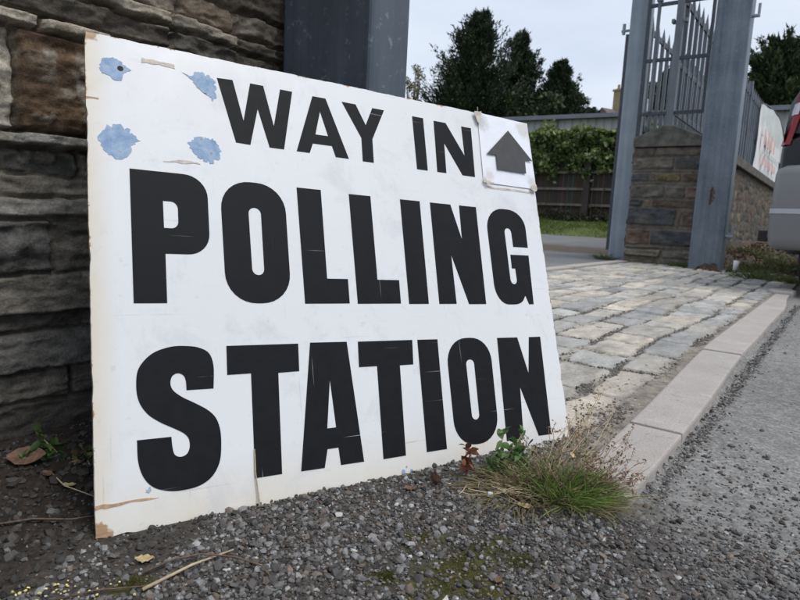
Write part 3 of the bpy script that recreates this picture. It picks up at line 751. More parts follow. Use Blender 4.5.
Ls = [
 ('W, top line', [[(185.1,659),(210,660.5),(223.7,593),(238.6,660.5),(260.5,660.5),(274,592),(289.7,660),(311,659.8),(288.7,554),(264.2,554),(248.5,618),(232.4,554),(209.4,554.6)]]),
 ('A, top line', [[(347.9,659),(372.5,659),(407.6,553),(382.5,553),(376.9,572.3),(341.3,571.9),(334.2,554),(310.8,554)],[(359.8,633),(371.3,589.3),(347.5,589)]]),
 ('Y, top line', [[(404,659),(431.5,659),(448.4,622),(465.7,658),(490.6,658),(459.5,597),(457.5,552),(435.2,552),(437,596)]]),
 ('I, top line', [[(552.5,657),(577.5,657),(574.6,551),(550.3,551)]]),
 ('N, top line', [[(602.2,656),(630.8,656),(669,592.5),(669.5,655),(694.1,655),(688.8,551),(657.8,551),(621.5,613),(618.2,551),(596.8,551)]]),
 ('P of POLLING', [rc([(53,299),(53.4,493),(161,493,35),(160,371,32),(97,370.5),(96.5,299)]), rc([(96.5,449),(117,449,11),(116.5,408.5,11),(96.5,408.5)])]),
 ('O of POLLING', [rc([(180,298,47),(180,491,47),(284,491,47),(282,298,47)]), rc([(222,342,10),(222,449.5,10),(242,449.5,10),(241,342,10)])]),
 ('first L of POLLING', [[(304.5,297),(305.5,490.3),(348.5,490.3),(346.5,338.3),(384.5,338.3),(383.8,297)]]),
 ('second L of POLLING', [[(399,296.3),(401,488.2),(443.5,488.2),(441.3,338),(485,338),(484,296.3)]]),
 ('I of POLLING', [[(501,295.3),(505,488),(547.8,488),(543,295.3)]]),
 ('N of POLLING', [[(566.3,295),(571,487.7),(618.5,487.7),(636.5,419),(639.5,487.7),(681,487.7),(676.3,294.2),(635,294.2),(606.3,389),(605.6,295)]]),
 ('G of POLLING', [rc([(800.5,293),(788,293),(781,311),(768,293,18),(702,293,42),(704,489.5,46),(808,489.5,46),(806,411),(766,411),(766,449.5,9.5),(748,449.5,9.5),(746.5,334,10),(764,334,10),(763.5,366),(754.5,366),(755.5,394.3),(804.8,394.3)])]),
 ('S of STATION', [cmr([[(154.3,175.3),(156,206),(151,225),(138,234),(120,237.5),(98,237.2),(74,229),(57,211),(52.7,190),(55,167),(65,149),(80,136.5),(97,126.5),(110,118.5),(117,110),(118,99),(114,90),(105.5,87),(98,91),(95.5,101),(94.6,115)],
    [(94.6,115),(51.4,115.6)], [(51.4,115.6),(52,88),(58,67),(70,52.5),(88,45),(107,43),(129,45.5),(146,55),(157,72),(160.7,94),(160.5,117),(155,134.5),(144,146.5),(128,157),(111,167),(99.5,177),(96.2,187),(99,196.5),(106,200),(113.5,197),(116.8,189),(117.2,175.8)], [(117.2,175.8),(154.3,175.3)]])]),
 ('first T of STATION', [[(174.8,193),(176,235.2),(287.5,234),(285.9,191.4),(252,191),(247,43),(206.3,43.2),(210,193)]]),
 ('A of STATION', [[(307.6,234.7),(371.8,233.6),(384,41.4),(343.2,42),(341.4,68.8),(322.6,68.8),(315.5,41.6),(277,42.2)],[(336.3,175),(340.3,100),(325,100)]]),
 ('second T of STATION', [[(390.3,191),(392.4,233),(499.3,231.8),(496.2,189.4),(468.8,189.4),(462.8,40.2),(419.6,40.2),(424.2,190.8)]]),
 ('I of STATION', [[(505,40),(510,231.6),(553,231),(547.2,39.8)]]),
 ('O of STATION', [rc([(567.5,39.5,46),(570.5,231,46),(673.5,231,46),(667.5,39.5,46)]), rc([(610,82.5,9),(611,191,9),(630,191,9),(627,82.5,9)])]),
 ('N of STATION', [[(684.5,36.2),(692.6,228.4),(744,227.5),(761.3,156),(775,227),(805.8,226.8),(799.4,35.6),(766.3,36),(734.5,132.5),(726.5,36)]]),
]
for nm, loops in Ls: shape('letter', loops, M['letter'], broot, lab='black letter '+nm)
def jag(pts, amt, seed, n=4, tear=0):
    r = np.random.default_rng(seed); out = []; N = len(pts); cx0 = np.mean([p[0] for p in pts]); cz0 = np.mean([p[1] for p in pts])
    for i in range(N):
        a = np.array(pts[i], float); b_ = np.array(pts[(i+1) % N], float)
        for k_ in range(n):
            q = a+(b_-a)*k_/n+r.normal(0, amt, 2)
            if tear: q = q+(q-np.array([cx0, cz0]))*(tear*(r.uniform(-1, .6) if r.uniform() < .35 else 0)+tear*1.2*(vn(np.array(i*.9+seed*3), np.array(seed*1.3), 3).item()-.5))
            out.append(tuple(q))
    return out
blobs = [[(16,643),(22,655),(36,660),(48,655),(60,645),(50,638),(46,626),(36,625),(28,631),(20,632)],
 [(138,654),(150,653),(152,660),(164,662),(176,657),(183,655),(185,640),(184,626),(176,621),(170,627),(160,630),(152,640)],
 [(14,530),(18,546),(28,558),(44,559),(54,552),(60,545),(66,536),(60,526),(56,512),(44,506),(30,507),(20,516)],
 [(134,544),(144,547),(148,554),(160,556),(172,553),(180,546),(183,534),(182,520),(172,511),(160,514),(150,520),(142,530)]]
for i, bl in enumerate(blobs): shape('paint_patch', [jag(bl, [.5, 1.0, .8, .6][i], i, [5, 6, 4, 6][i], [.16, .26, .2, .24][i])], M['blob'], broot, lab=['light blue paint patch at the top left corner beside the hole', 'light blue ragged paint patch left of the W', 'larger light blue paint patch above the P', 'blue and grey ragged paint patch below and left of the W'][i])
for i, (pl, m_) in enumerate([([(75,661),(100,662),(122,661),(121,667),(98,668),(75,668)], 'smear'), ([(100,509),(125,510),(152,511.5),(140,515),(120,514)], 'smear'), ([(0,36),(20,36.5),(45,38),(75,38.5),(60,41),(30,40.5),(0,41)], 'wood_scar'), ([(720,531),(760,530),(845,531),(846,534),(780,535),(720,535)], 'smear'), ([(0,590),(16,592),(16,593.5),(0,593)], 'wood_scar')]):
    shape('scrape_mark', [jag(pl, .7, 40+i, 3)], M[m_], broot)
shape('paint_drip', [jag([(61,52),(66,54),(67,49),(63,46),(60,48)], .8, 3, 3)], M['blob'], broot, lab='tiny blue paint spot under the S')
for cx, cz, rr_ in ((455, 15, 3.5), (471, 14, 3.0), (411, 8, 4.0), (462,22,1.5)):
    shape('paint_drip', [[(cx+rr_*math.cos(a_)*(.8 if cx == 411 else 1), cz+rr_*math.sin(a_)*1.2) for a_ in np.linspace(0, 2*math.pi, 12)[:-1]]], M['blob'], broot)
mb = MB(); th_ = np.linspace(0, 2*math.pi, 15)[:-1]
mb.prism([(.0455+.0042*math.cos(t), .6445+.0042*math.sin(t)) for t in th_], lambda x, z: (x, -.0008, z), lambda x, z: (x, .0003, z)); mb.build('screw_hole', M['rubber'], broot)
# taped-on arrow sheet, slightly buckled
pn = 24; px_ = np.linspace(0, 1, pn); PX, PZ = np.meshgrid(px_, px_)
c00, c10, c11, c01 = np.array((708.5, 541.5)), np.array((857.4, 540.5)), np.array((864.0, 690.0)), np.array((715.5, 692.5))
XZ = (c00*((1-PX)*(1-PZ))[..., None]+c10*(PX*(1-PZ))[..., None]+c11*(PX*PZ)[..., None]+c01*((1-PX)*PZ)[..., None])/1000
XZ[..., 0] = np.minimum(XZ[..., 0], .8535)
cornerd = np.minimum(PX, 1-PX)+np.minimum(PZ, 1-PZ)
dep = -.0015-.0022*np.abs(fbm(PX*3, PZ*3, 4))-.002*np.sin(PX*math.pi)*np.sin(PZ*math.pi)-.003*sst(.12, 0, PX)*sst(.85, 1, PZ)
Vp = np.stack([XZ[..., 0], dep, XZ[..., 1]], -1)
ix_ = np.arange(pn*pn).reshape(pn, pn)
F1 = np.stack([ix_[:-1, :-1], ix_[:-1, 1:], ix_[1:, 1:], ix_[1:, :-1]], -1).reshape(-1, 4)
sheet = npmesh('arrow_sheet', np.concatenate([Vp.reshape(-1, 3), Vp.reshape(-1, 3)+np.array([0, .0006, 0])]), np.concatenate([F1, F1[:, ::-1]+pn*pn]), None, True, M['paper'], broot)
sheet['label'] = 'laminated white paper with a dark grey arrow pointing up'
shape('arrow', [[(790.3,662.5),(849,602),(827.5,601.5),(825.5,571.5),(747,572),(747.5,602.5),(723.5,602.5)]], M['arrow'], sheet, y0=-.0058)
# torn plastic pocket corners
for i, tl in enumerate([[(704,692),(722,694),(718,676),(712,664),(706,672)], [(838,546),(850.5,550),(850.5,537),(841,533),(832,538)], [(708,552),(716,544),(730,541),(728,537),(712,537),(706,543)]]):
    shape('tape', [jag(tl, 1.0, 70+i, 3)], M['smear'], sheet, y0=-.0064)
mb = MB(); mb.tube([(.716, -.002, .691), (.7155, -.004, .703)], [.0012, .0016], 6); mb.build('tack', M['tack'], broot)

# ------------------------------------------------------------------ steel gate posts
def post_box(mbx, s0, s1, p0, p1, z0, z1): return mbx.box((s0, p0, z0), (s1, p1, z1), lambda v: SP(*v))
def gate_post(label, s0, s1, p0, p1, z1, mat, r=.02, hinges=(), cap=True):
    o = SP((s0+s1)/2, (p0+p1)/2, 0); root = empty('gate_post', tuple(o), 0); tag(root, label, 'gate post', 'steel posts of the gateway')
    mb = MB(); post_box(mb, s0, s1, p0, p1, -.1, z1); local(mb.build('post_shaft', mat, root, bevel=r, seg=4, smooth=False))
    mb = MB(); post_box(mb, s0-.01, s1+.01, p0-.01, p1+.01, z1+.003, z1+.02); local(mb.build('post_cap', mat, root))
    return root
lp = gate_post('blue grey steel post with shade put into its colour, directly behind the board, against the rubble wall', .898, 1.018, -.985, -.748, 3.2, M['steel_shaded'], .012)
rp = gate_post('broad blue grey steel post on the right of the stone pier, rust at its foot', 7.20, 7.42, -1.385, -1.058, 3.6, M['steel'], .02)
gp = gate_post('slim pale grey steel post on the left side of the stone pier', 7.66, 7.86, -2.40, -2.187, 3.6, M['steel_pale'], .015)
# darker gate leaf edge, folded back against the slim post
mb = MB(); post_box(mb, 7.70, 7.80, -2.447, -2.405, .12, 2.7); local(mb.build('gate_stop', M['rail_dark'], gp))
mb = MB(); mb.tube([SP(7.7, -2.50, 2.74), SP(7.7, -2.39, 2.74)], .016, 8); mb.tube([SP(7.7, -2.475, 2.70), SP(7.7, -2.475, 2.82)], .02, 8); local(mb.build('hinge', M['steel_pale'], gp))
for z_ in (2.62, .40):
    mb = MB(); mb.tube([SP(7.26, -1.065, z_-.035), SP(7.26, -.99, z_-.035)], .018, 8); mb.tube([SP(7.26, -1.0, z_-.05), SP(7.26, -1.0, z_+.08)], .014, 8); local(mb.build('hinge_pin', M['steel_pale'], rp))
mb = MB(); mb.prism([(-1.30, .0), (-1.23, .0), (-1.15, .0), (-1.09, .0), (-1.10, .07), (-1.14, .085), (-1.17, .06), (-1.21, .075), (-1.25, .05), (-1.29, .03)], lambda p_, z_: SP(7.197, p_, z_), lambda p_, z_: SP(7.1995, p_, z_)); local(mb.build('rust_patch', M['rust'], rp))
mb = MB(); mb.prism(jag([(-1.25, .86), (-1.22, .88), (-1.20, .82), (-1.215, .74), (-1.235, .68), (-1.245, .76)], .009, 2, 5), lambda p_, z_: SP(7.197, p_, z_), lambda p_, z_: SP(7.1995, p_, z_)); local(mb.build('rust_patch', M['rust'], rp))

# ------------------------------------------------------------------ stone pier between the posts
pr_ = empty('stone_pier', tuple(SP(7.7, -1.8, 0))); tag(pr_, 'square dark stone gate pier with a gabled cap between two steel posts', 'pier')
Tn = (.15, .115, .08); Bn = (.10, .075, .055); Sl = (.060, .063, .068); Ol = (.13, .11, .075); Br = (.14, .095, .07); Gy = (.12, .11, .095)
prow = [
 (-.1, .07, [(0, .45, Ol, .01, .01), (.45, 1.0, Gy, .01, .01)]),
 (.07, .17, [(0, .42, (.19, .165, .12), .045, .012), (.42, 1.0, Gy, .02, .012)]),
 (.17, .215, [(0, .46, (.18, .155, .11), .03, .01), (.46, 1.0, (.09, .08, .07), .01, .012)]),
 (.215, .40, [(0, .28, Br, .02, .012), (.28, .80, Sl, .028, .010)]),
 (.40, .44, [(0, .30, Ol, .006, .008), (.30, 1., Gy, .006, .006)]),
 (.44, .655, [(0, .54, Sl, .03, .010), (.54, .60, Tn, .012, .01), (.60, .8, Bn, .022, .014)]),
 (.655, .76, [(0, .17, Sl, .02, .01), (.17, .26, Tn, .01, .008), (.26, .8, Bn, .024, .012)]),
 (.76, .91, [(0, .40, Gy, .022, .012), (.40, .62, Gy, .016, .012), (.62, .8, Br, .02, .012)]),
 (.91, .945, [(0, .5, Ol, .012, .006), (.5, .8, Tn, .01, .006)]),
 (.945, 1.055, [(0, .20, Sl, .02, .01), (.20, .28, Tn, .012, .01), (.28, .56, (.18, .14, .07), .024, .012), (.56, .8, Bn, .02, .012)]),
 (1.055, 1.09, [(0, .8, Tn, .014, .008)]),
 (1.09, 1.235, [(0, .47, (.14, .12, .095), .022, .014), (.47, .8, Sl, .022, .01)]),
 (1.235, 1.36, [(0, .25, (.085, .075, .06), .02, .01), (.25, .8, (.11, .095, .075), .024, .012)]),
]
PP0, PW_ = -2.17, .76
sa = grid_axis([(0, PW_, .008)]); zb = grid_axis([(-.05, 1.335, .008)])
AA, BB = np.meshgrid(sa, zb)
def rubble_cc(AA, BB, rows, seed, mc, joint=.012, edge=.014, warp=.014, wf=5):
    Hh, Mk, Cc = masonry(AA, BB, rows, joint, edge, warp, wf, seed)
    m_ = np.array(mc)*(1+fbm(AA*25, BB*25, seed+7)*.9)[..., None]
    Cc = Cc*(1+1.3*fbm(AA*14, BB*30, seed+17))[..., None]; st_ = sst(.02, .2, fbm(AA*5, BB*7, seed+27))[..., None]*.45; Cc = Cc*(1-st_)+m_*.8*st_
    return Hh+.006*fbm(AA*25, BB*25, seed), Cc*Mk[..., None]+m_*(1-Mk[..., None])
Hh, Cc = rubble_cc(AA, BB, prow, 15, (.15, .13, .105))
local(hf_mesh('stone_front', AA, BB, Hh, Cc, lambda a, b_, h_: SPa(7.53-h_, PP0+a, b_), M['stone_far'], pr_))
for sd, (pp, sg) in enumerate(((PP0+.022, -1), (PP0+PW_-.022, 1))):
    rs = np.random.default_rng(30+sd); rws = []; b = -.1
    while b < 1.36:
        h_ = rs.uniform(.06, .18); rws.append(rnd_row(rs, b, b+h_, 0, .8, .2, .5, [Tn, Bn, Sl, Gy, Br], .02, .01)); b += h_
    AA, BB = np.meshgrid(grid_axis([(0, .74, .02)]), grid_axis([(-.05, 1.335, .016)]))
    Hh, Cc = rubble_cc(AA, BB, rws, 50+sd, (.17, .15, .12))
    local(hf_mesh('stone_side', AA, BB, Hh, Cc, lambda a, b_, h_: SPa(7.53+a, pp+sg*h_, b_), M['stone_far'], pr_))
mb = MB(); mb.box((7.55, PP0+.03, -.1), (8.25, PP0+PW_-.03, 1.325), lambda v: SP(*v)); local(mb.build('pier_core', M['stone_far'], pr_))
mb = MB(); c0, c1 = PP0-.0, PP0+PW_-.02
mb.prism([(c0, 1.345), (c1, 1.345), (c1, 1.455), ((c0+c1)/2+.03, 1.585), ((c0+c1)/2-.03, 1.585), (c0, 1.455)], lambda p_, z_: SP(7.47, p_, z_), lambda p_, z_: SP(8.30, p_, z_))
capm = m_simple('mossy_stone_cap', (.115, .105, .09), .9, var=.5, scale=9, bump=.7, bd=.02); local(mb.build('pier_cap', capm, pr_, bevel=.012))

# ------------------------------------------------------------------ boundary wall beyond the right post
w2 = empty('garden_wall', tuple(SP(12, -1.6, 0))); tag(w2, 'low brown rubble wall with stone coping running on behind the broad post, railing above', 'wall')
rs = np.random.default_rng(77); rws = []; b = -.1
pc = [(.11, .085, .062), (.08, .065, .05), (.14, .11, .08), (.06, .055, .05), (.12, .08, .06), (.09, .085, .07)]
while b < 1.3:
    h_ = rs.uniform(.07, .19); rws.append(rnd_row(rs, b, b+h_, 8.3, 26, .14, .42, pc, .012, .006)); b += h_
AA, BB = np.meshgrid(grid_axis([(8.3, 15, .02), (15, 26, .05)]), grid_axis([(-.05, 1.27, .018)]))
Hh, Cc = rubble_cc(AA, BB, rws, 81, (.10, .09, .07), .012, .014, .09, 3.0)
local(hf_mesh('stone_face', AA, BB, Hh, Cc, lambda a, b_, h_: SPa(a, -1.34+h_, b_), M['stone_far'], w2))
mb = MB(); mb.box((8.31, -2.1, -.1), (25.9, -1.36, 1.26), lambda v: SP(*v)); local(mb.build('wall_core', M['stone_far'], w2))
mb = MB(); x = 8.305
while x < 26:
    mb.prism([(-2.16, 1.275), (-1.27, 1.275), (-1.26, 1.385), (-1.72, 1.43), (-2.16, 1.385)], lambda p_, z_, x=x: SP(x, p_, z_), lambda p_, z_, x=x: SP(x+.99, p_, z_)); x += 1.0
local(mb.build('coping', capm, w2, bevel=.008))

# ------------------------------------------------------------------ spiked railings
def railing(label, p0, s0, s1, zb_, zt_, step, bw, posts, mat, railmat, zp, grp, mid=None):
    root = empty('railing', tuple(SP(s0, p0, 0))); tag(root, label, 'railing', grp)
    for z_ in (zb_, zt_):
        mb = MB(); mb.box((s0, p0-.012, z_-.035), (s1, p0+.012, z_+.035), lambda v: SP(*v)); local(mb.build('rail', railmat, root))
    bar = MB(); x = 0; h0, h1 = zb_-.02, zt_+.04; w = bw/2
    bar.box((-w, -w, h0), (w, w, h1), lambda v: tuple(US*v[0]+UC*v[1] if i == 0 else (UC*v[0]-US*v[1] if i == 1 else v[2]) for i in range(3)))
    tip = [SP(-w, -w, h1), SP(w, -w, h1), SP(w, w, h1), SP(-w, w, h1), SP(0, 0, h1+.17)]
    bar.add(tip, [(0, 1, 4), (1, 2, 4), (2, 3, 4), (3, 0, 4)])
    s = s0+step*.6; first = None
    while s < s1:
        loc = Vector(SP(s, p0, 0))-root.location
        if first is None: first = bar.build('spiked_bar', mat, root); o = first
        else: o = first.copy(); col.objects.link(o); o.parent = root
        o.location = loc; s += step
    if mid:
        mb = MB(); mb.box((s0, p0-.012, mid-.03), (s1, p0+.012, mid+.03), lambda v: SP(*v)); local(mb.build('rail', railmat, root))
        bar = MB(); bar.tube([(0, 0, zb_), (0, 0, mid+.02), (0, 0, mid+.16)], [w*.8, w*.8, .003], 4); first = None; s = s0+step*.1
        while s < s1:
            if first is None: first = bar.build('short_bar', mat, root); o = first
            else: o = first.copy(); col.objects.link(o); o.parent = root
            o.location = Vector(SP(s, p0, 0))-root.location; s += step
    for ps in posts:
        mb = MB(); mb.box((ps-.035, p0-.035, zp), (ps+.035, p0+.035, zt_+.22), lambda v: SP(*v)); local(mb.build('rail_post', mat, root, bevel=.005))
    return root
G1 = 'spiked steel railings beyond the gateway'
railing('long spiked steel railing on the garden wall, carrying the white banner', -1.8, 7.64, 24, 1.757, 2.97, .27, .042, [10.4, 13.2, 16.0, 18.8, 21.6], M['rail'], M['rail_dark'], 1.42, G1, 2.28)
railing('farther spiked steel railing seen through the panel above the pier', -2.46, 8.35, 22, 1.76, 3.02, .30, .045, [11.0, 14.0, 17.0], M['rail'], M['rail_dark'], .0, G1)
# end panel between the two posts, over the pier
pn_ = empty('infill_railing', tuple(SP(7.60, -1.8, 0))); tag(pn_, 'open steel bar panel fixed between the two posts over the pier cap', 'railing')
def bp_(mb, p0, p1, z0, z1, s0=7.58, s1=7.62): return mb.box((s0, p0, z0), (s1, p1, z1), lambda v: SP(*v))
mb = bp_(MB(), -1.86, -1.785, 1.55, 3.6, 7.56, 7.64); local(mb.build('stile', M['rail'], pn_, bevel=.006))
mb = bp_(MB(), -2.185, -2.150, 1.35, 3.4); local(mb.build('stile', M['rail_dark'], pn_))
mb = bp_(MB(), -1.50, -1.468, 1.72, 3.4); local(mb.build('stile', M['rail_dark'], pn_))
mb = bp_(MB(), -2.075, -2.045, 1.76, 3.05); bp_(mb, -2.09, -2.03, 2.98, 3.05, 7.57, 7.63); local(mb.build('bar', M['rail'], pn_))
for z_ in (1.735, 2.335, 2.945):
    mb = bp_(MB(), -2.15, -1.86, z_-.018, z_+.018, 7.585, 7.615); local(mb.build('rail', M['rail_dark'], pn_))
    mb = bp_(MB(), -1.785, -1.50, z_-.018, z_+.018, 7.585, 7.615); local(mb.build('rail', M['rail_dark'], pn_))
for p_ in (-1.89, -1.755):
    mb = bp_(MB(), p_-.015, p_+.015, 2.72, 2.76, 7.56, 7.64); local(mb.build('bolt', M['rail'], pn_))

# ------------------------------------------------------------------ banner and sheet on the railing
bn = empty('banner', tuple(SP(16, -1.74, 2.4))); tag(bn, 'white cloth banner with faded red and grey print tied to the railing', 'banner')
def cloth(name, mat, parent, s0, s1, ztop, zbot, pofs=-1.74, fold=.03, seed=0, n=26, m=18):
    a = np.linspace(0, 1, n); b_ = np.linspace(0, 1, m); A_, B_ = np.meshgrid(a, b_)
    s = s0+(s1-s0)*A_; zt = np.interp(A_, *ztop); zl = np.interp(A_, *zbot); z = zl+(zt-zl)*B_
    p_ = pofs+fold*np.sin(A_*19+seed+B_*2)*(.4+.6*(1-B_))+fold*fbm(A_*5, B_*4, seed)
    V = SPa(s, p_, z); V2 = SPa(s, p_-.006, z)
    ix_ = np.arange(n*m).reshape(m, n); f = np.stack([ix_[:-1, :-1], ix_[:-1, 1:], ix_[1:, 1:], ix_[1:, :-1]], -1).reshape(-1, 4)
    return local(npmesh(name, np.concatenate([V.reshape(-1, 3), V2.reshape(-1, 3)]), np.concatenate([f, f[:, ::-1]+n*m]), None, True, mat, parent))
S0, S1 = 14.3, 18.9
cloth('banner_cloth', M['banner'], bn, S0, S1, ([0, .12, .35, .6, 1], [2.98, 2.88, 2.62, 2.60, 2.55]), ([0, .4, .75, .8, 1], [1.72, 1.60, 1.50, 1.35, 1.30]))
def print_(poly, m_, nm):
    mb = MB(); mb.prism(poly, lambda s, z: SP(s, -1.675, z), lambda s, z: SP(s, -1.668, z)); local(mb.build(nm, M[m_], bn))
rs = np.random.default_rng(2)
def row(z0, z1, sA, sB, m_, k_, nm='print'):
    x = sA; w = (sB-sA)/k_
    for i in range(k_):
        mb = MB(); q = w*rs.uniform(.35, .6)
        mb.prism([(x, z0), (x+q, z0-.02), (x+q*rs.uniform(.6, 1), z1), (x+q*.15, z1)], lambda s, z: SP(s, -1.675, z), lambda s, z: SP(s, -1.668, z)); x += w; local(mb.build('printed_mark', M[m_], bn))
row(2.28, 2.58, 14.9, 17.4, 'bannerred', 4); row(2.10, 2.2, 14.9, 18.2, 'bannergrey', 8); row(1.88, 2.02, 15.0, 17.9, 'bannerred', 6); row(1.70, 1.79, 14.9, 17.7, 'bannergrey', 7)
sh = empty('plastic_sheet', tuple(SP(17, -1.9, 2.9))); tag(sh, 'grey plastic sheet hanging over the railing just above the white banner', 'sheet')
cloth('sheet_cloth', M['sheet'], sh, 14.6, 19.9, ([0, .12, .3, .6, .85, 1], [3.02, 3.10, 3.20, 3.27, 3.15, 2.90]), ([0, 1], [2.5, 2.3]), -1.755, .012, 5)
mb = MB(); mb.tube([SP(14.6, -1.77, 3.03), SP(15.3, -1.77, 3.12), SP(16.4, -1.77, 3.22), SP(17.8, -1.77, 3.29), SP(19.2, -1.77, 3.17), SP(19.9, -1.77, 2.92), SP(20, -1.77, 2.5)], .025, 6); local(mb.build('sheet_hem', M['rail_dark'], sh))

# ------------------------------------------------------------------ wooden fence beyond the road
FS = 17.6                                                   # stands along the line s = FS
fn = empty('wooden_fence', tuple(SP(FS, -9, .5))); tag(fn, 'dark weathered timber fence with pale horizontal rails under the ivy hedge', 'fence')
zf0 = .46
mb = MB(); p_ = -15.0; rs = np.random.default_rng(8)
while p_ < -2.4:
    w = .15; mb.box((FS+.03+rs.uniform(0, .008), p_+.004, zf0-.05), (FS+.05, p_+w-.004, zf0+1.60+rs.uniform(-.01, .02)), lambda v: SP(*v)); p_ += w
local(mb.build('board_panel', M['plank'], fn))
for z_ in (zf0+.52, zf0+.98, zf0+1.46):
    mb = MB(); mb.box((FS-.05, -15, z_-.035), (FS+.028, -2.4, z_+.035), lambda v: SP(*v)); local(mb.build('fence_rail', M['fence_rail'], fn))
for p_ in (-14.8, -12.0, -9.15, -6.27, -3.4):
    mb = MB(); mb.box((FS-.15, p_-.09, zf0-.2), (FS-.053, p_+.09, zf0+1.72), lambda v: SP(*v)); local(mb.build('fence_post', M['plank'], fn, bevel=.006))
# ivy hedge
def shell_leaves(n, cen_fn, size, cols, seed, **k):
    r = np.random.default_rng(seed); c = cen_fn(r, n); sz = r.uniform(size[0], size[1], n)
    t = r.uniform(0, 1, n); ci = np.array(cols)[(t*len(cols)).astype(int) % len(cols)]*r.uniform(.7, 1.3, (n, 1))
    return leafquads(c, sz, ci, seed+1, **k)
def hedge_c(r, n):
    p_ = r.uniform(-15, -2.3, n); z = r.uniform(zf0+1.38, zf0+2.75, n); top = zf0+2.60+.28*fbm(p_*1.4, p_*0, 5)+.12*fbm(p_*5, p_*0, 6)
    z = zf0+1.42+(top-zf0-1.42)*r.uniform(0, 1, n)**.8
    bul = .24+.55*fbm(p_*2.4, z*2.6, 9)*2
    s = FS+.1-bul*r.uniform(.2, 1.15, n)**.5+.4*r.uniform(0, 1, n)*(r.uniform(0, 1, n) < .35)
    return SPa(s, p_, z)
hd = empty('ivy_hedge', tuple(SP(FS, -8, 1.9))); tag(hd, 'glossy variegated ivy hedge growing over the top of the timber fence', 'hedge')
ivc = [(.05, .09, .02), (.09, .15, .035), (.13, .19, .055), (.26, .32, .13), (.035, .06, .016), (.36, .40, .20), (.15, .22, .06)]
V_ = [shell_leaves(21000, hedge_c, (.07, .14), ivc, 100, elong=1.2, up=np.array([-.3*US, -.3*UC, .3]))]
def topsh(r, n):
    p_ = r.uniform(-15, -2.3, n); return SPa(FS-.05+r.normal(0, .1, n), p_, zf0+2.62+.28*fbm(p_*1.4, p_*0, 5)+np.abs(r.normal(0, .10, n))*(.4+5*np.clip(fbm(p_*2.2, p_*0, 15), 0, 1)))
V_.append(shell_leaves(3200, topsh, (.05, .10), [(.16, .20, .05), (.10, .15, .03), (.22, .27, .08)], 130, elong=1.5))
def hangs(r, n):
    k_ = r.integers(0, 9, n); pc_ = np.array([-6.3, -9.0, -10.4, -5.0, -7.3, -11.8, -3.5, -8.0, -12.5])[k_]
    return SPa(FS-.17+r.normal(0, .03, n), pc_+r.normal(0, .10, n), zf0+1.55-np.abs(r.normal(0, .16, n)))
V_.append(shell_leaves(500, hangs, (.05, .10), ivc[:4], 140))
local(meshfrom('foliage', V_, M['leaf'], hd))
mb = MB()
for p_ in np.arange(-14.8, -2.5, .9):
    mb.tube([SP(FS+.15, p_, zf0), SP(FS+.12, p_+.1, zf0+1.0), SP(FS+.05, p_-.05, zf0+1.7), SP(FS, p_+.12, zf0+2.3)], [.05, .04, .03, .012], 6)
local(mb.build('stem', M['bark'], hd))
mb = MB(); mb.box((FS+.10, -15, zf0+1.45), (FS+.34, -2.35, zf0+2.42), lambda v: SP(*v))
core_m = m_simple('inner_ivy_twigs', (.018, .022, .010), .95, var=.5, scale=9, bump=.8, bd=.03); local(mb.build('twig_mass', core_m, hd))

# verge grass
n = 26000; p_ = rng.uniform(-14, -2.5, n); s = rng.uniform(14.6, 17.55, n); P3 = SPa(s, p_, 0); P3[:, 2] = zg(P3[:, 0], P3[:, 1])-.01
tall = np.clip(.5+fbm(P3[:, 0]*1.5, P3[:, 1]*1.5, 4)*2.2, .25, 1.5)
dr = unit(np.stack([rng.normal(0, .35, n), rng.normal(0, .35, n), np.ones(n)], -1))
vg = meshfrom('verge_grass', [blades(P3, dr, rng.uniform(.07, .2, n)*tall, rng.uniform(.012, .022, n), colmix(n, (.08, .115, .028), (.17, .21, .06), 8, .3), 2, .5, 9)], M['blade'])
tag(vg, 'bright rough grass on the verge below the timber fence', 'grass', kind='stuff')
# bramble litter at the fence foot
n = 3000; p_ = rng.uniform(-14, -2.5, n); P3 = SPa(FS-.12-np.abs(rng.normal(0, .15, n)), p_, 0); P3[:, 2] = zf0+np.abs(rng.normal(0, .22, n))*(.5+1.4*np.clip(fbm(p_*1.1, p_*0, 3)+.3, 0, 1))
bs = meshfrom('fence_foot_brambles', [leafquads(P3, rng.uniform(.04, .09, n), colmix(n, (.035, .05, .018), (.08, .07, .04), 3), 5)], M['leaf'])
tag(bs, 'dull brambles growing along the foot of the timber fence', 'undergrowth', kind='stuff')

# ------------------------------------------------------------------ low industrial building behind
A_ = np.array([3.77, 26.0]); B_ = np.array([8.71, 26.55]); 
dirb = np.array([math.sin(R(-59+180)), math.cos(R(-59+180))]); dirb = np.array([.857, -.515])
orig = np.array([6.14, 26.0])
nb = np.array([-dirb[1], dirb[0]])                          # away from viewer
if nb[1] < 0: nb = -nb
def BL_(a, d, z): q = orig+dirb*a+nb*d; return (q[0], q[1], z)
bd_ = empty('industrial_building', (orig[0], orig[1], .5)); tag(bd_, 'low pale grey metal clad building behind the hedge with a dark roof edge', 'building')
mb = MB(); x = -14.0; zt, zb2 = 4.66, 3.78
while x < 12:
    mb.box((x, 0, .4), (x+.22, .3, zt), lambda v: BL_(*v)); mb.box((x+.221, .03, .4), (x+.32, .3, zt-.001), lambda v: BL_(*v)); x += .32
local(mb.build('wall', M['clad'], bd_))
mb = MB(); mb.box((-14, .31, .4), (12.1, 9, zt-.02), lambda v: BL_(*v)); local(mb.build('building_core', M['clad'], bd_))
mb = MB(); mb.box((1.1, -.03, 2.6), (11.5, -.004, 3.80), lambda v: BL_(*v)); local(mb.build('window', M['darkglass'], bd_))
mb = MB()
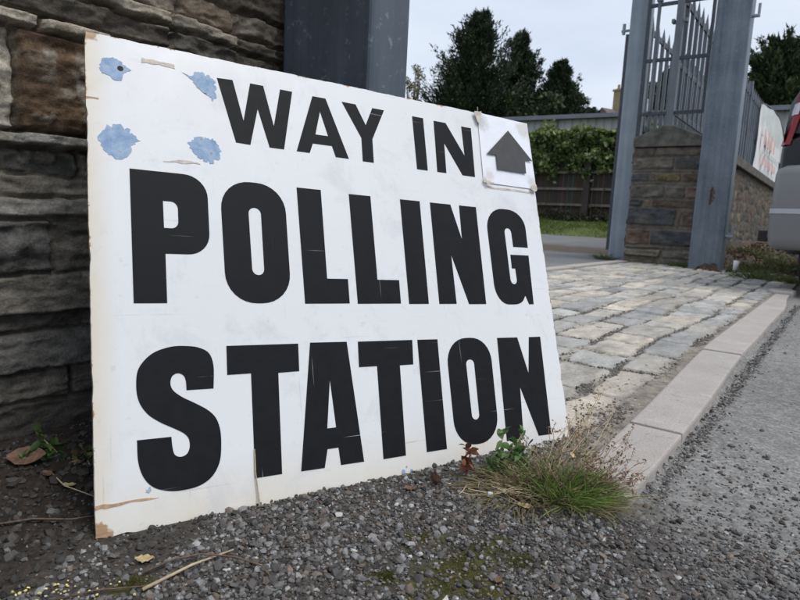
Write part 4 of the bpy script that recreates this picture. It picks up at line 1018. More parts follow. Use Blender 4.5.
mb.prism([(-.25, zt+.01), (-.25, zt+.16), (4.5, zt+.7), (9.2, zt+.16), (9.2, zt+.01)], lambda d, z: BL_(-14.2, d, z), lambda d, z: BL_(12.2, d, z)); local(mb.build('roof', M['roofm'], bd_))
mb = MB(); mb.box((-14.2, -.36, zt-.02), (12.2, -.253, zt+.13), lambda v: BL_(*v)); local(mb.build('gutter', M['roofm'], bd_))
mb = MB(); mb.tube([BL_(0, -.12, .5), BL_(0, -.12, zt-.05), BL_(0, -.3, zt-.02)], .07, 8); local(mb.build('drainpipe', M['roofm'], bd_))
mb = MB(); mb.tube([BL_(3.4, .6, zt), BL_(3.4, .6, zt+.72)], .09, 8); mb.tube([BL_(3.4, .6, zt+.66), BL_(3.4, .6, zt+.74)], .13, 8); local(mb.build('vent_pipe', M['white'], bd_))

# ------------------------------------------------------------------ trees
def conifer(label, base, H, Rm, seed, nbr=150, leaf=(.07, .17), dark=(.012, .022, .010), light=(.032, .052, .020), shape_=None, lean=(0, 0), z0f=.08, name='conifer_tree', per=150):
    r = np.random.default_rng(seed); base = np.array(base, float)
    root = empty(name, tuple(base)); tag(root, label, 'tree')
    tr = MB(); tr.tube([(0, 0, -.3), (lean[0]*.3, lean[1]*.3, H*.4), (lean[0], lean[1], H*.93)], [H*.022, H*.014, H*.003], 8)
    CE = []; DR = []; TC = []
    for i in range(nbr):
        t = z0f+(1-z0f)*r.uniform(0, 1)**1.05
        rad = .22+(shape_(t) if shape_ else (1-t)**.75)*Rm*(r.uniform(.5, 1.0) if r.uniform() < .8 else r.uniform(1.0, 1.28))
        az = r.uniform(0, 2*math.pi); el = R(r.uniform(5, 38)) + t*.45
        start = np.array([lean[0]*t, lean[1]*t, H*t*.93]); d = np.array([math.cos(az)*math.cos(el), math.sin(az)*math.cos(el), math.sin(el)])
        L_ = rad/max(math.cos(el), .55); end = start+d*L_
        tr.tube([start, start+d*L_*.5-np.array([0, 0, .04*L_]), end], [.02+.008*L_, .015, .004], 4, False)
        m_ = int(per*1.6*(.35+rad/Rm))
        u_ = r.uniform(.12, 1.03, m_)**.75
        sp_ = (.10+.20*L_*(1.05-u_)*.55)
        off_ = r.normal(0, 1, (m_, 3))*sp_[:, None]; off_[:, 2] *= .6
        c = start+d*(L_*u_)[:, None]+off_-np.array([0, 0, 1])*(.12*L_*np.sin(u_*3.0))[:, None]
        CE.append(c); DR.append(unit(d*1.0+np.array([0, 0, .45])+r.normal(0, .5, (m_, 3)))); TC.append(np.full(m_, r.uniform(0, 1)))
    c = np.concatenate(CE); d = np.concatenate(DR); tc = np.concatenate(TC); n = len(c)
    ln = r.uniform(leaf[0], leaf[1], n)*2.0; wd = ln*r.uniform(.28, .5, n)
    cc = np.array(dark)*(1-tc[:, None])+np.array(light)*tc[:, None]; cc = cc*r.uniform(.6, 1.4, (n, 1))
    v, f, k_ = blades(c, d, ln, wd, cc, 1, .2, seed+3)
    tr.build('trunk', M['bark'], root)
    npmesh('crown', v, f, k_, False, M['needle'], root)
    return root
def at(x, y, Y):
    """point at forward distance Y seen along a direction of the photograph"""
    d = R2*(x-400)+U2*(300-y)+Fv*F; t = Y/d.y; return np.array([d.x*t, Y, CAMH+d.z*t])
b1 = at(462, 130, 46); b2 = at(512, 130, 50); b3 = at(553, 130, 47)
zt_ = lambda b_, y, x=None: 0
conifer('tallest dense dark conifer of the row behind the building, left of the others', (b1[0], b1[1], .5), (at(480, 2, 46)[2]-.5), 6.0, 1, 620, shape_=lambda t: 1.0*(1-t)**1.0+.02, lean=(.9, 0), per=120)
conifer('narrow pointed dark conifer in the middle of the row behind the building', (b2[0], b2[1], .5), at(516, 22, 50)[2]-.5, 5.4, 2, 420, shape_=lambda t: (1-t)**1.15+.02, lean=(.3, 0))
conifer('shorter dark conifer with a bent tip at the right of the row', (b3[0], b3[1], .5), at(550, 52, 47)[2]-.5, 4.8, 3, 360, shape_=lambda t: (1-t)**1.15+.02, lean=(.2, 0))
bq = at(768, 120, 36)
conifer('broad dark green evergreen behind the railing and banner on the right', (bq[0]+.2, bq[1], .5), at(768, 34, 36)[2]-.5, 2.7, 5, 260, dark=(.02, .035, .012), light=(.06, .085, .03), shape_=lambda t: min(1.0, 1.9*(1-t)**.8)*(.8+.2*math.sin(t*9)), leaf=(.08, .2), lean=(.1, 0), z0f=.05, name='evergreen_tree')
def bushy(name, label, base, H, Rx, seed, n, cols, leaf=(.12, .3), gap=.0, nlump=14, trunk=.3):
    r = np.random.default_rng(seed); root = empty(name, tuple(base)); tag(root, label, 'tree')
    tr = MB(); tr.tube([(0, 0, -.3), (.1, 0, H*trunk), (0, 0, H*.7)], [H*.03, H*.022, H*.008], 8)
    ctr = []; 
    for i in range(nlump):
        a_ = r.uniform(0, 2*math.pi); q = r.uniform(0, 1)**.6; z = H*(trunk+(.93-trunk)*r.uniform(0, 1)); env = math.sin(math.pi*min(1, max(.08, (z/H-trunk+.25)/(1.3-trunk))))**.7
        ctr.append((Rx*q*math.cos(a_)*env, Rx*q*math.sin(a_)*env, z, r.uniform(.16, .34)*Rx*1.1))
        tr.tube([(0, 0, H*trunk*.8), (ctr[-1][0]*.5, ctr[-1][1]*.5, z*.7), ctr[-1][:3]], [H*.012, H*.008, .01], 5, False)
    ctr = np.array(ctr); k_ = r.integers(0, nlump, n); o_ = unit(r.normal(size=(n, 3)))*(r.uniform(.2, 1.1, n)**.6)[:, None]*ctr[k_, 3][:, None]
    c = ctr[k_, :3]+o_*np.array([1, 1, .8]); 
    ci = np.array(cols)[(k_+r.integers(0, 2, n)) % len(cols)]*r.uniform(.65, 1.35, (n, 1))
    v, f, q = leafquads(c, r.uniform(leaf[0], leaf[1], n), ci, seed+2)
    tr.build('trunk', M['bark'], root); npmesh('crown', v, f, q, False, M['leaf'], root); return root
GC = [(.03, .045, .016), (.05, .07, .022), (.022, .034, .014)]
b_ = at(412, 130, 40); bushy('slender_tree', 'sparse pale green tree beside the tall conifer, just right of the dark post', (b_[0], b_[1], .5), at(412, 50, 40)[2]-.5, 1.3, 21, 1100, [(.16, .18, .09), (.20, .20, .12), (.2, .18, .12)], (.06, .13), nlump=20)
b_ = at(575, 130, 52); bushy('round_tree', 'low dark rounded tree just right of the bent-tipped conifer', (b_[0], b_[1], .5), at(575, 88, 52)[2]-.5, 2.6, 23, 9000, GC, (.12, .28))
b_ = at(530, 130, 44); bushy('round_tree', 'dark bushy tree filling in below the conifers over the roof', (b_[0], b_[1], .5), at(530, 86, 44)[2]-.5, 3.2, 24, 12000, GC, (.12, .26), nlump=22)
b_ = at(606, 130, 56); bushy('round_tree', 'dark low tree between the vent pipe and the yellow chimney', (b_[0], b_[1], .5), at(606, 97, 56)[2]-.5, 3.0, 26, 10000, GC, (.12, .28))
b_ = at(664, 150, 30); bushy('round_tree', 'mid green tree seen between the bars of the panel over the pier', (b_[0], b_[1], .5), at(664, 60, 30)[2]-.5, 1.8, 27, 11000, [(.035, .055, .018), (.06, .085, .028), (.028, .04, .015)], (.1, .22), nlump=24)
b_ = at(690, 150, 33); bushy('round_tree', 'darker green tree hidden behind the dense railing bars', (b_[0], b_[1], .5), at(690, 82, 33)[2]-.5, 2.6, 28, 9000, GC, (.1, .24), nlump=18)
# distant wood closing the view to both sides
n = 26000; th = rng.uniform(-1.3, 1.5, n); rd_ = rng.uniform(85, 110, n)
top_ = 6.5+3.0*fbm(th*14, th*0, 7)+2.0*fbm(th*50, th*0, 8)
P3 = np.stack([np.sin(th)*rd_, np.cos(th)*rd_, 0*th], -1); P3[:, 2] = .5+top_*rng.uniform(0, 1, n)**.6
fw = meshfrom('distant_wood', [leafquads(P3, rng.uniform(.5, 1.2, n), colmix(n, (.03, .045, .02), (.055, .07, .03), 4), 6)], M['leaf'])
tag(fw, 'dark line of distant trees beyond the roofs', 'trees', kind='stuff')

# house with the yellow chimney
hb = at(628, 130, 66); hs = empty('house', (hb[0], hb[1], .5)); tag(hs, 'distant yellow brick house whose chimney shows beside the slim post', 'house')
def HL(v): return (v[0]*.86-v[1]*.5, v[0]*.5+v[1]*.86, v[2])
zc = at(616, 100, 66)[2]-.5
zc -= 1.6
mb = MB(); mb.box((-4, -3, -.5), (4, 3, zc-2.2), HL); mb.build('wall', M['brick'], hs)
mb = MB(); mb.prism([(-3.3, zc-2.19), (3.3, zc-2.19), (0, zc+.4)], lambda y, z: HL((-4.2, y, z)), lambda y, z: HL((4.2, y, z))); rf = mb.build('roof', M['tile'], hs)
mb = MB(); mb.box((-2.1, -.4, zc-1.0), (-1.1, .5, zc+2.3), HL); mb.box((-2.2, -.5, zc+2.31), (-1.0, .6, zc+2.5), HL); ch = mb.build('chimney', M['brick'], rf)
for q in (-1.9, -1.3):
    mb = MB(); mb.tube([HL((q, .05, zc+2.5)), HL((q, .05, zc+2.95))], [.16, .13], 8); mb.build('chimney_pot', M['brick'], hs)
for q in (-2.6, 0, 2.6):
    mb = MB(); mb.box((q-.5, -3.04, zc-4.4), (q+.5, -3.003, zc-3.0), HL); mb.build('window', M['darkglass'], hs)

# ------------------------------------------------------------------ parked car
HEAD = PH+.06
cx_ = np.array([math.cos(HEAD), -math.sin(HEAD)]); cy_ = np.array([math.sin(HEAD), math.cos(HEAD)])
cl = at(765, 240, 4.5)                                       # rear left corner
corg = np.array([cl[0], cl[1]])+cx_*.90-cy_*.10
car = empty('parked_car', (corg[0], corg[1], .0), -HEAD); tag(car, 'black car with a grey rear bumper parked on the verge at the right edge', 'car')
def ring(y, zb_, zt2, hw_b, hw_t, n=9, rx=.10):
    pts = []
    prof = [(hw_b*.90, zb_), (hw_b, zb_+.06), (hw_b, (zb_+zt2)/2), (hw_t, zt2-rx*.8), (hw_t-rx*.35, zt2-rx*.2), (hw_t-rx, zt2)]
    pts = [(x_, y, z_) for x_, z_ in prof]+[(-x_, y, z_) for x_, z_ in prof[::-1]]
    return pts
def loft(rings):
    mb = MB(); n = len(rings[0]); vs = [p for r_ in rings for p in r_]; fs = []
    for i in range(len(rings)-1):
        for k_ in range(n): fs.append((i*n+k_, i*n+(k_+1) % n, (i+1)*n+(k_+1) % n, (i+1)*n+k_))
    fs += [tuple(range(n))[::-1], tuple((len(rings)-1)*n+k_ for k_ in range(n))]; return mb.add(vs, fs)
body = loft([ring(.075, .42, 1.10, .85, .85), ring(.12, .38, 1.12, .875, .87), ring(.5, .27, 1.12, .88, .86), ring(2.9, .27, 1.10, .88, .86), ring(3.3, .32, 1.05, .88, .84), ring(4.1, .34, .98, .86, .80), ring(4.35, .38, .86, .80, .72), ring(4.42, .42, .74, .70, .66)])
body.build('body', M['car'], car, bevel=.02, smooth=True)
gh = loft([ring(.09, 1.06, 1.12, .86, .86), ring(.14, 1.06, 1.36, .865, .82), ring(.22, 1.06, 1.66, .865, .755), ring(.45, 1.08, 1.70, .83, .71), ring(2.2, 1.08, 1.68, .83, .70), ring(2.55, 1.08, 1.62, .83, .68), ring(3.15, 1.08, 1.12, .82, .80)])
gh.build('cabin', M['car'], car, bevel=.02, smooth=True)
# rear bumper: rounded plan, grey
prof = []
bxs = [(-.90, .42), (-.905, .20), (-.89, .10), (-.85, .035), (-.76, .0), (-.4, -.03), (0, -.04), (.4, -.03), (.76, .0), (.85, .035), (.89, .10), (.905, .20), (.90, .42)]
bxi = [(x_*.88, y_+.06 if abs(x_) < .7 else y_) for x_, y_ in bxs]
rings = []
for z_, k_, dy in ((.31, .955, .05), (.335, .985, .015), (.40, 1.0, .0), (.62, 1.0, -.004), (.84, .995, .0), (.885, .985, .012), (.905, .96, .04)):
    rings.append([(x_*k_, y_+dy, z_+.022*(abs(x_) < .5)*0) for x_, y_ in bxs]+[(x_*.86, .42 if abs(x_) > .7 else .12, z_) for x_, y_ in bxs[::-1]])
loft(rings).build('rear_bumper', M['bumper'], car, bevel=.0, smooth=True)
strip = []
for z_ in (.565, .60): strip.append([(x_*1.006, y_-.006, z_) for x_, y_ in bxs[1:-1]]+[(x_*.97, y_+.02, z_) for x_, y_ in bxs[1:-1][::-1]])
loft(strip).build('bumper_strip', M['trim'], car)
for sx in (-1, 1):
    def lens(z0, z1, w0, w1, nm, m_, pr=.0, par=car):
        mb = MB(); N = 9; rs_ = []
        for j in range(N):
            z_ = z0+(z1-z0)*j/(N-1); tt = (z_-1.06)/(1.5-1.06); hw = .865-.075*tt; yy = .075+.085*max(0, tt)
            a0 = w0; a1 = w1
            rs_.append([(sx*(hw+.012+pr), yy+.16, z_), (sx*(hw+.014+pr), yy+.05-pr, z_), (sx*(hw-.015+pr), yy-.005-pr, z_), (sx*(hw-a0), yy-.02-pr, z_), (sx*(hw-a0), yy+.06, z_), (sx*(hw-.06), yy+.20, z_)])
        return loft(rs_).build(nm, M[m_], par, smooth=False)
    tl = lens(1.05, 1.58, .05, 0, 'tail_light', 'redlens')
    lens(1.26, 1.345, .035, 0, 'clear_lens', 'clearlens', .004, tl)
    mb = MB(); mb.box((sx*.60, .85, 1.20), (sx*.835, 2.45, 1.215)); 
    wv_ = MB(); wv_.add([(sx*.842, .62, 1.15), (sx*.842, 2.6, 1.15), (sx*.745, 2.25, 1.58), (sx*.752, .62, 1.58), (sx*.80, .62, 1.15), (sx*.80, 2.6, 1.15), (sx*.70, 2.25, 1.58), (sx*.70, .62, 1.58)], [(0, 1, 2, 3), (7, 6, 5, 4), (0, 4, 5, 1), (1, 5, 6, 2), (2, 6, 7, 3), (3, 7, 4, 0)]); wv_.build('side_window', M['carglass'], car)
    mb = MB(); mb.box((sx*.84, 2.45, 1.10), (sx*1.03, 2.53, 1.24)); mb.build('wing_mirror', M['car'], car, bevel=.02)
    for yy in (1.22, 3.55):
        w_ = MB(); w_.tube([(sx*.54, yy, .33), (sx*.56, yy, .33), (sx*.75, yy, .33), (sx*.77, yy, .33)], [.30, .33, .33, .30], 28); ty = w_.build('wheel', M['rubber'], car, smooth=False)
        w_ = MB(); w_.tube([(sx*.73, yy, .33), (sx*.778, yy, .33)], [.20, .19], 20)
        for k_ in range(5):
            a_ = 2*math.pi*k_/5; w_.tube([(sx*.782, yy, .33), (sx*.782, yy+.19*math.cos(a_), .33+.19*math.sin(a_))], .022, 5)
        w_.build('rim', M['alloy'], ty)
wv_ = MB(); wv_.add([(-.66, .085, 1.18), (.66, .085, 1.18), (.60, .195, 1.60), (-.60, .195, 1.60), (-.66, .11, 1.18), (.66, .11, 1.18), (.60, .22, 1.60), (-.60, .22, 1.60)], [(0, 1, 2, 3), (7, 6, 5, 4), (0, 4, 5, 1), (1, 5, 6, 2), (2, 6, 7, 3), (3, 7, 4, 0)]); wv_.build('rear_window', M['carglass'], car)
mb = MB(); mb.box((-.735, .15, 1.675), (.735, .40, 1.715)); mb.build('roof_spoiler', M['trim'], car, bevel=.012)
mb = MB(); mb.box((-.955, .12, .36), (-.80, .60, .44)); mb.build('side_step', M['rubber'], car, bevel=.01)
mb = MB(); mb.tube([(-.60, .42, 1.70), (-.62, .33, 1.80), (-.63, .28, 1.83)], [.012, .009, .006], 6); mb.build('aerial', M['trim'], car)

# ------------------------------------------------------------------ plants and litter near the camera
def gpt(x, y):                                              # ground point as (x, y, z)
    return np.array([x, y, float(zg(np.array([x]), np.array([y]))[0])])
# green grass tuft at the kerb end
def tuft(name, label, cx, cy, n, spread, ln, wd, c0, c1, tilt, bias=(0, 0), seed=0, droop=.6, grp=None, catn='grass tuft'):
    r = np.random.default_rng(seed); a_ = r.uniform(0, 2*math.pi, n); q = r.uniform(0, 1, n)**.6*spread
    P = np.stack([cx+q*np.cos(a_), cy+q*np.sin(a_), np.zeros(n)], -1); P[:, 2] = zg(P[:, 0], P[:, 1])-.002
    d = unit(np.stack([np.cos(a_)*q/spread*tilt+r.normal(0, .38, n)+bias[0], np.sin(a_)*q/spread*tilt+r.normal(0, .38, n)+bias[1], np.ones(n)], -1))
    V, f, c = blades(P, d, r.uniform(ln*.45, ln, n), np.full(n, wd), colmix(n, c0, c1, seed+1, .25), 4, droop, seed+2)
    o = np.array([cx, cy, float(zg(np.array([cx]), np.array([cy]))[0])])
    ob = npmesh(name, V-o, f, c, False, M['blade']); ob.location = o
    return tag(ob, label, catn, grp)
tuft('grass_tuft', 'bright green grass tuft at the foot of the board beside the kerb end', .268, .882, 520, .036, .100, .0024, (.09, .15, .03), (.22, .30, .08), .75, (.22, -.05), 1)
tuft('dry_grass_tuft', 'dry brownish grass tangle between the board foot and the green tuft', .195, .895, 380, .060, .074, .0020, (.30, .24, .14), (.18, .17, .07), 1.6, (-.35, -.15), 2, .8)
tuft('dry_grass_tuft', 'olive brown grass mixed behind the bright green tuft', .235, .905, 260, .060, .090, .0020, (.20, .20, .08), (.36, .29, .17), 1.3, (.1, 0), 5, .7)
tuft('dry_grass_tuft', 'pale dry grass fringe on the kerb side of the green tuft', .298, .882, 260, .040, .085, .0015, (.36, .29, .18), (.24, .22, .09), 1.4, (.45, -.05), 6, .7)
# seed-headed dry stems
def stems(name, label, specs, mat, seedc, seed=0, parentcat='dry weed', rad=.00065, hsize=.0027, nh=11):
    r = np.random.default_rng(seed); b0 = np.array(specs[0][0]); root = empty(name, tuple(b0)); tag(root, label, parentcat)
    mb = MB(); H_ = []
    for base, tip, nbr_ in specs:
        base = np.array(base); tip = np.array(tip); mid = (base+tip)/2+r.normal(0, .006, 3)
        pts = [base, base*.6+mid*.4+r.normal(0, .003, 3), mid, (mid+tip)/2+r.normal(0, .004, 3), tip]
        mb.tube([p_-b0 for p_ in pts], [rad*1.6, rad*1.4, rad*1.2, rad, rad*.5], 4, False)
        for k_ in range(nbr_):
            t = r.uniform(.35, .97); q = base+(tip-base)*t; L_ = np.linalg.norm(tip-base)*r.uniform(.08, .24)
            d = unit((tip-base)/np.linalg.norm(tip-base)+r.normal(0, .55, 3)); e_ = q+d*L_
            mb.tube([q-b0, (q+e_)/2+r.normal(0, .001, 3)-b0, e_-b0], [rad, rad*.8, rad*.5], 3, False)
            for j in range(r.integers(2, nh)):
                H_.append(q+d*L_*r.uniform(.4, 1.08)+r.normal(0, .0018, 3))
    mb.build('stem', mat, root)
    H_ = np.array(H_)-b0; n = len(H_)
    v, f, c = leafquads(H_, r.uniform(hsize*.6, hsize*1.4, n), np.array(seedc)[r.integers(0, len(seedc), n)]*r.uniform(.7, 1.3, (n, 1)), seed+4, elong=1.6)
    npmesh('seed_head', v, f, c, False, M['leaf'], root); return root
SC = [(.32, .20, .16), (.26, .15, .12), (.38, .28, .20), (.20, .15, .08)]
def img(x, y, Y): return at(x, y, Y)
B0 = gpt(.245, .915)
stems('seeding_weed', 'tall thin dry stems with seed heads rising over the board corner beside the cobbles', [(B0+np.array([r_*.02, 0, 0]), img(tx, ty, Yy), 7) for r_, tx, ty, Yy in ((0, 607, 384, 1.02), (.4, 597, 400, 1.0), (-.6, 585, 402, 1.03), (.8, 611, 425, .99), (-.2, 570, 418, 1.0), (.2, 592, 430, .95), (-1, 562, 440, 1.0), (.3, 601, 392, 1.04), (-.4, 578, 428, .97), (.6, 616, 408, 1.0), (-.8, 553, 430, 1.0), (.1, 588, 415, .98))], M['straw'], SC, 3)
B1 = gpt(.285, .895)
stems('seeding_weed', 'low spreading reddish seed stems hanging out over the kerb stone', [(B1+np.array([r_*.02, 0, 0]), img(tx, ty, Yy), 8) for r_, tx, ty, Yy in ((0, 632, 430, .98), (.4, 650, 467, .93), (.8, 629, 480, .89), (.2, 640, 462, .92), (-.3, 622, 462, .95), (.6, 618, 490, .88), (-.6, 606, 448, .95), (0, 615, 470, .9), (.5, 636, 487, .88), (.7, 644, 478, .9), (-.2, 612, 436, .96), (.4, 628, 446, .94), (0, 608, 478, .88), (.9, 622, 500, .87), (-.5, 598, 462, .93), (.3, 634, 455, .93))], M['twig_pale'], SC, 8)
B2 = gpt(.20, .93)
stems('tangled_weed', 'low tangle of dry stems lying in front of the O and N', [(B2+np.array([r_*.05, -.01*abs(r_), 0]), img(tx, ty, Yy), 5) for r_, tx, ty, Yy in ((0, 470, 474, .93), (-.5, 478, 466, .95), (.5, 560, 452, .93), (0, 535, 446, .97), (-.8, 486, 492, .90), (.3, 500, 462, .97), (1, 580, 470, .9), (-.3, 545, 490, .88), (0, 520, 480, .9))], M['straw'], [(.22, .18, .09), (.14, .15, .05)], 9, rad=.0006)
B3 = gpt(.25, .885); r3 = np.random.default_rng(44)
stems('seeding_weed', 'short brown seed stems standing up all through the green tuft', [(B3+np.array([r3.uniform(-.06, .045), r3.uniform(-.02, .03), 0]), img(r3.uniform(500, 622), r3.uniform(432, 488), r3.uniform(.86, .97)), 6) for _ in range(26)], M['twig_pale'], [(.30, .22, .15), (.22, .20, .10), (.34, .24, .18), (.16, .18, .07)], 14, rad=.00055, hsize=.0034)
r4 = np.random.default_rng(45)
for lb_, cx0, nn in (('matted dead straw caught under the tangled stems', .19, 130),):
    mb = MB(); o0 = gpt(cx0, .885)
    for _ in range(nn):
        q = np.array([r4.normal(.02, .05), r4.normal(0, .016), r4.uniform(.002, .016)]); d_ = np.array([r4.normal(.3, 1), r4.normal(0, .5), r4.normal(0, .25)]); d_ = unit(d_)*r4.uniform(.008, .03)
        mb.tube([q-d_, q+r4.normal(0, .002, 3), q+d_], [.0005, .0008, .0004], 3, False)
    o = mb.build('straw_mat', M['straw']); o.location = o0; tag(o, lb_, 'dead straw', kind='stuff')
# green broad-leaved weed in front of the last letters
def leafy(name, label, base, tips, size, cols, seed, stemm=None, grp=None):
    r = np.random.default_rng(seed); base = np.array(base); root = empty(name, tuple(base)); tag(root, label, 'weed', grp)
    mb = MB(); C_ = []; U_ = []
    for tip in tips:
        tip = np.array(tip); mid = (base+tip)/2+r.normal(0, .003, 3); mb.tube([(0, 0, 0), mid-base, tip-base], [.0011, .0009, .0005], 5, False)
        for t in np.linspace(.35, 1, 7):
            for k_ in range(2):
                C_.append(base+(tip-base)*t-base); U_.append(unit(r.normal(0, 1, 3)+np.array([0, 0, .5])))
    mb.build('stem', stemm or M['redstem'], root)
    V = []; Fc = []; cc = []; 
    for i, (c, d) in enumerate(zip(C_, U_)):
        L_ = r.uniform(.6, 1.2)*size; sd_ = unit(np.cross(d, r.normal(size=3))); nr = np.cross(d, sd_)
        prof = [(0, 0), (.25, .16), (.5, .22), (.75, .15), (1, 0)]; k0 = len(V)
        for t, w in prof:
            cen = c+d*L_*t-np.array([0, 0, 1])*L_*.25*t*t
            V += [cen-sd_*w*L_+nr*w*L_*.35, cen, cen+sd_*w*L_+nr*w*L_*.35]
        for j in range(4):
            a_ = k0+3*j; Fc += [(a_, a_+1, a_+4, a_+3), (a_+1, a_+2, a_+5, a_+4)]
        cc += [np.array(cols[r.integers(len(cols))])*r.uniform(.8, 1.2)]*15
    npmesh('leaf', np.array(V), np.array(Fc), np.array(cc), True, M['leaf'], root); return root
leafy('leafy_weed', 'green leafy weed standing against the lower edge of the board at the last letter', gpt(.175, .945), [img(504, 430, .99), img(513, 446, .97), img(523, 433, 1.0), img(521, 452, .96), img(490, 462, .95), img(500, 458, .95), img(527, 446, .98)], .024, [(.09, .17, .05), (.15, .23, .09), (.06, .12, .035)], 31, M['straw'])
leafy('leafy_weed', 'small leaved olive weed spreading out of the right side of the green tuft', gpt(.285, .895), [img(598, 452, .93), img(610, 470, .90), img(588, 440, .96), img(618, 488, .88), img(600, 495, .87), img(575, 446, .97), img(606, 482, .88), img(590, 470, .89)], .0095, [(.13, .17, .06), (.20, .20, .09), (.26, .18, .12)], 41, M['twig_pale'])
leafy('leafy_weed', 'small leaved green weed threaded through the dry tangle left of the tuft', gpt(.19, .91), [img(488, 470, .93), img(505, 478, .90), img(520, 468, .91), img(535, 455, .95), img(478, 484, .91), img(515, 492, .88), img(545, 470, .90)], .010, [(.12, .17, .05), (.18, .19, .08), (.09, .13, .04)], 43, M['straw'])
leafy('wilted_weed', 'reddish wilted weed stem with curled brown leaves under the O', gpt(.118, .918), [img(466, 446, .945), img(470, 452, .94)], .021, [(.20, .075, .045), (.28, .12, .07), (.12, .06, .04)], 33)
leafy('wall_weed', 'small dark green weed growing at the wall foot left of the board', gpt(-.505, .875), [img(36, 432, .86), img(30, 450, .86), img(50, 444, .87), img(45, 462, .86), img(22, 458, .84), img(12, 466, .84), img(60, 468, .87)], .020, [(.06, .11, .03), (.11, .17, .05)], 35, M['straw'])
leafy('wall_weed', 'trailing green weed with yellowing leaves close to the board edge', gpt(-.455, .87), [img(68, 456, .88), img(60, 476, .86), img(76, 472, .87), img(82, 448, .90), img(62, 500, .82), img(70, 490, .84), img(56, 488, .84)], .020, [(.06, .10, .03), (.13, .17, .05), (.22, .16, .07)], 37, M['straw'])
# dead leaves
def dead_leaf(label, x, y, L_, rz, mat, seed, curl=.5, lift=.004, tilt=(0, 0)):
    r = np.random.default_rng(seed); n = 9; m_ = 7; V = []
    for i in range(n):
        t = i/(n-1); w = math.sin(math.pi*min(1, t*.93+.04))**.75*.34*(1+.12*math.sin(t*23+seed))
        for j in range(m_):
            q = (j/(m_-1)-.5)*2
            V.append((L_*(t-.5), L_*w*q, L_*(curl*.35*q*q*w+curl*.5*(t-.5)**2+.03*r.normal())))
    V = np.array(V); a_ = np.arange(n*m_).reshape(n, m_); f = np.stack([a_[:-1, :-1], a_[:-1, 1:], a_[1:, 1:], a_[1:, :-1]], -1).reshape(-1, 4)
    V2 = V-np.array([0, 0, L_*.012])
    b_ = gpt(x, y)
    o = npmesh('dead_leaf', np.concatenate([V, V2]), np.concatenate([f, f[:, ::-1]+n*m_]), None, True, M[mat]); o.location = b_+np.array([0, 0, lift]); o.rotation_euler = (tilt[0], tilt[1], rz)
    return tag(o, label, 'leaf', 'dead leaves on the ground')
dead_leaf('large pinkish brown dead leaf against the wall foot at the far left', -.535, .845, .050, .35, 'deadleaf', 1, .6, .010, (.5, 0))
dead_leaf('pale yellow brown leaf on the gravel near the board corner', -.285, .662, .022, .1, 'paleleaf', 2, .5)
dead_leaf('brown curled leaf standing under the board edge beside the red shoot', .068, .905, .026, 1.2, 'deadleaf', 3, 1.2, .012, (0, 1.2))
dead_leaf('flat brown leaf under the dry grass tangle', .185, .868, .026, .4, 'deadleaf', 4, .6)
dead_leaf('pale tan leaf in front of the dry grass tangle', .198, .842, .022, -.3, 'paleleaf', 5, .8)
dead_leaf('orange leaf caught in the weeds over the kerb', .285, .925, .014, .8, 'paleleaf', 6, .8, .055, (.8, .2))
dead_leaf('small russet leaf lying on open gravel', .13, .655, .014, 1.2, 'deadleaf', 7, .8)
dead_leaf('small dark leaf just below the board edge', .03, .885, .020, .2, 'deadleaf', 8, .7)
dead_leaf('yellowed leaf beside the wall weeds', -.455, .812, .018, .2, 'paleleaf', 9, .8)
dead_leaf('brown leaf below the trailing weed', -.495, .825, .022, -.6, 'deadleaf', 10, .8)
dead_leaf('small brown leaf by the wilted weed', .125, .893, .018, -.2, 'deadleaf', 11, .9)
# a white flake and twigs
mb = MB(); b_ = gpt(.150, .868); mb.prism([(-.004, -.003), (.004, -.004), (.006, .002), (.001, .005), (-.005, .003)], lambda x_, y_: b_+np.array([x_, y_, .004]), lambda x_, y_: b_+np.array([x_*.7, y_*.7, .010])); fl = mb.build('paint_flake', M['white'], bevel=.0006); tag(fl, 'small white flake on the gravel below the dry grass', 'flake')
def twig(label, pts, r0, mat, name='twig'):
    b_ = np.array(pts[0]); mb = MB(); n = len(pts); mb.tube([np.array(p_)-b_ for p_ in pts], [r0*(1-.5*i/(n-1)) for i in range(n)], 6)
    o = mb.build(name, M[mat], None, smooth=True); o.location = b_; return tag(o, label, 'twig')
def gl(x, y, dz=.005): q = gpt(x, y); q[2] += dz; return q
twig('brown curved twig lying on gravel in front of the S', [gl(-.275, .632), gl(-.25, .655, .008), gl(-.22, .667, .010), gl(-.18, .668, .009), gl(-.145, .655, .007), (gl(-.13, .637))], .0016, 'twig')
twig('pale straight straw crossing under the curved twig', [gl(-.262, .603, .004), gl(-.225, .65, .006), gl(-.188, .69, .005)], .0021, 'straw')
twig('thin dark twig on the earth at the far left', [gl(-.50, .70, .004), gl(-.455, .725, .006), gl(-.41, .735, .006), gl(-.365, .765, .004)], .0014, 'twig')
twig('thin dark twig near the yellow crumbs', [gl(-.35, .58, .004), gl(-.31, .60, .006), (gl(-.25, .612, .004))], .0012, 'twig')
twig('slanting twig beside the wall weeds', [gl(-.49, .83, .004), gl(-.455, .80, .010), gl(-.40, .79, .006)], .0012, 'straw')
bx = lambda x_, z_, out=.003: np.array(BLp+e*x_+up_*z_+nrm*out)
twig('pale dry stalk leaning against the board beside the first T', [bx(.2075, -.016, .012), bx(.2085, .02, .004), bx(.2065, .05, .003), bx(.2075, .084, .002)], .0014, 'straw', 'dry_stalk')

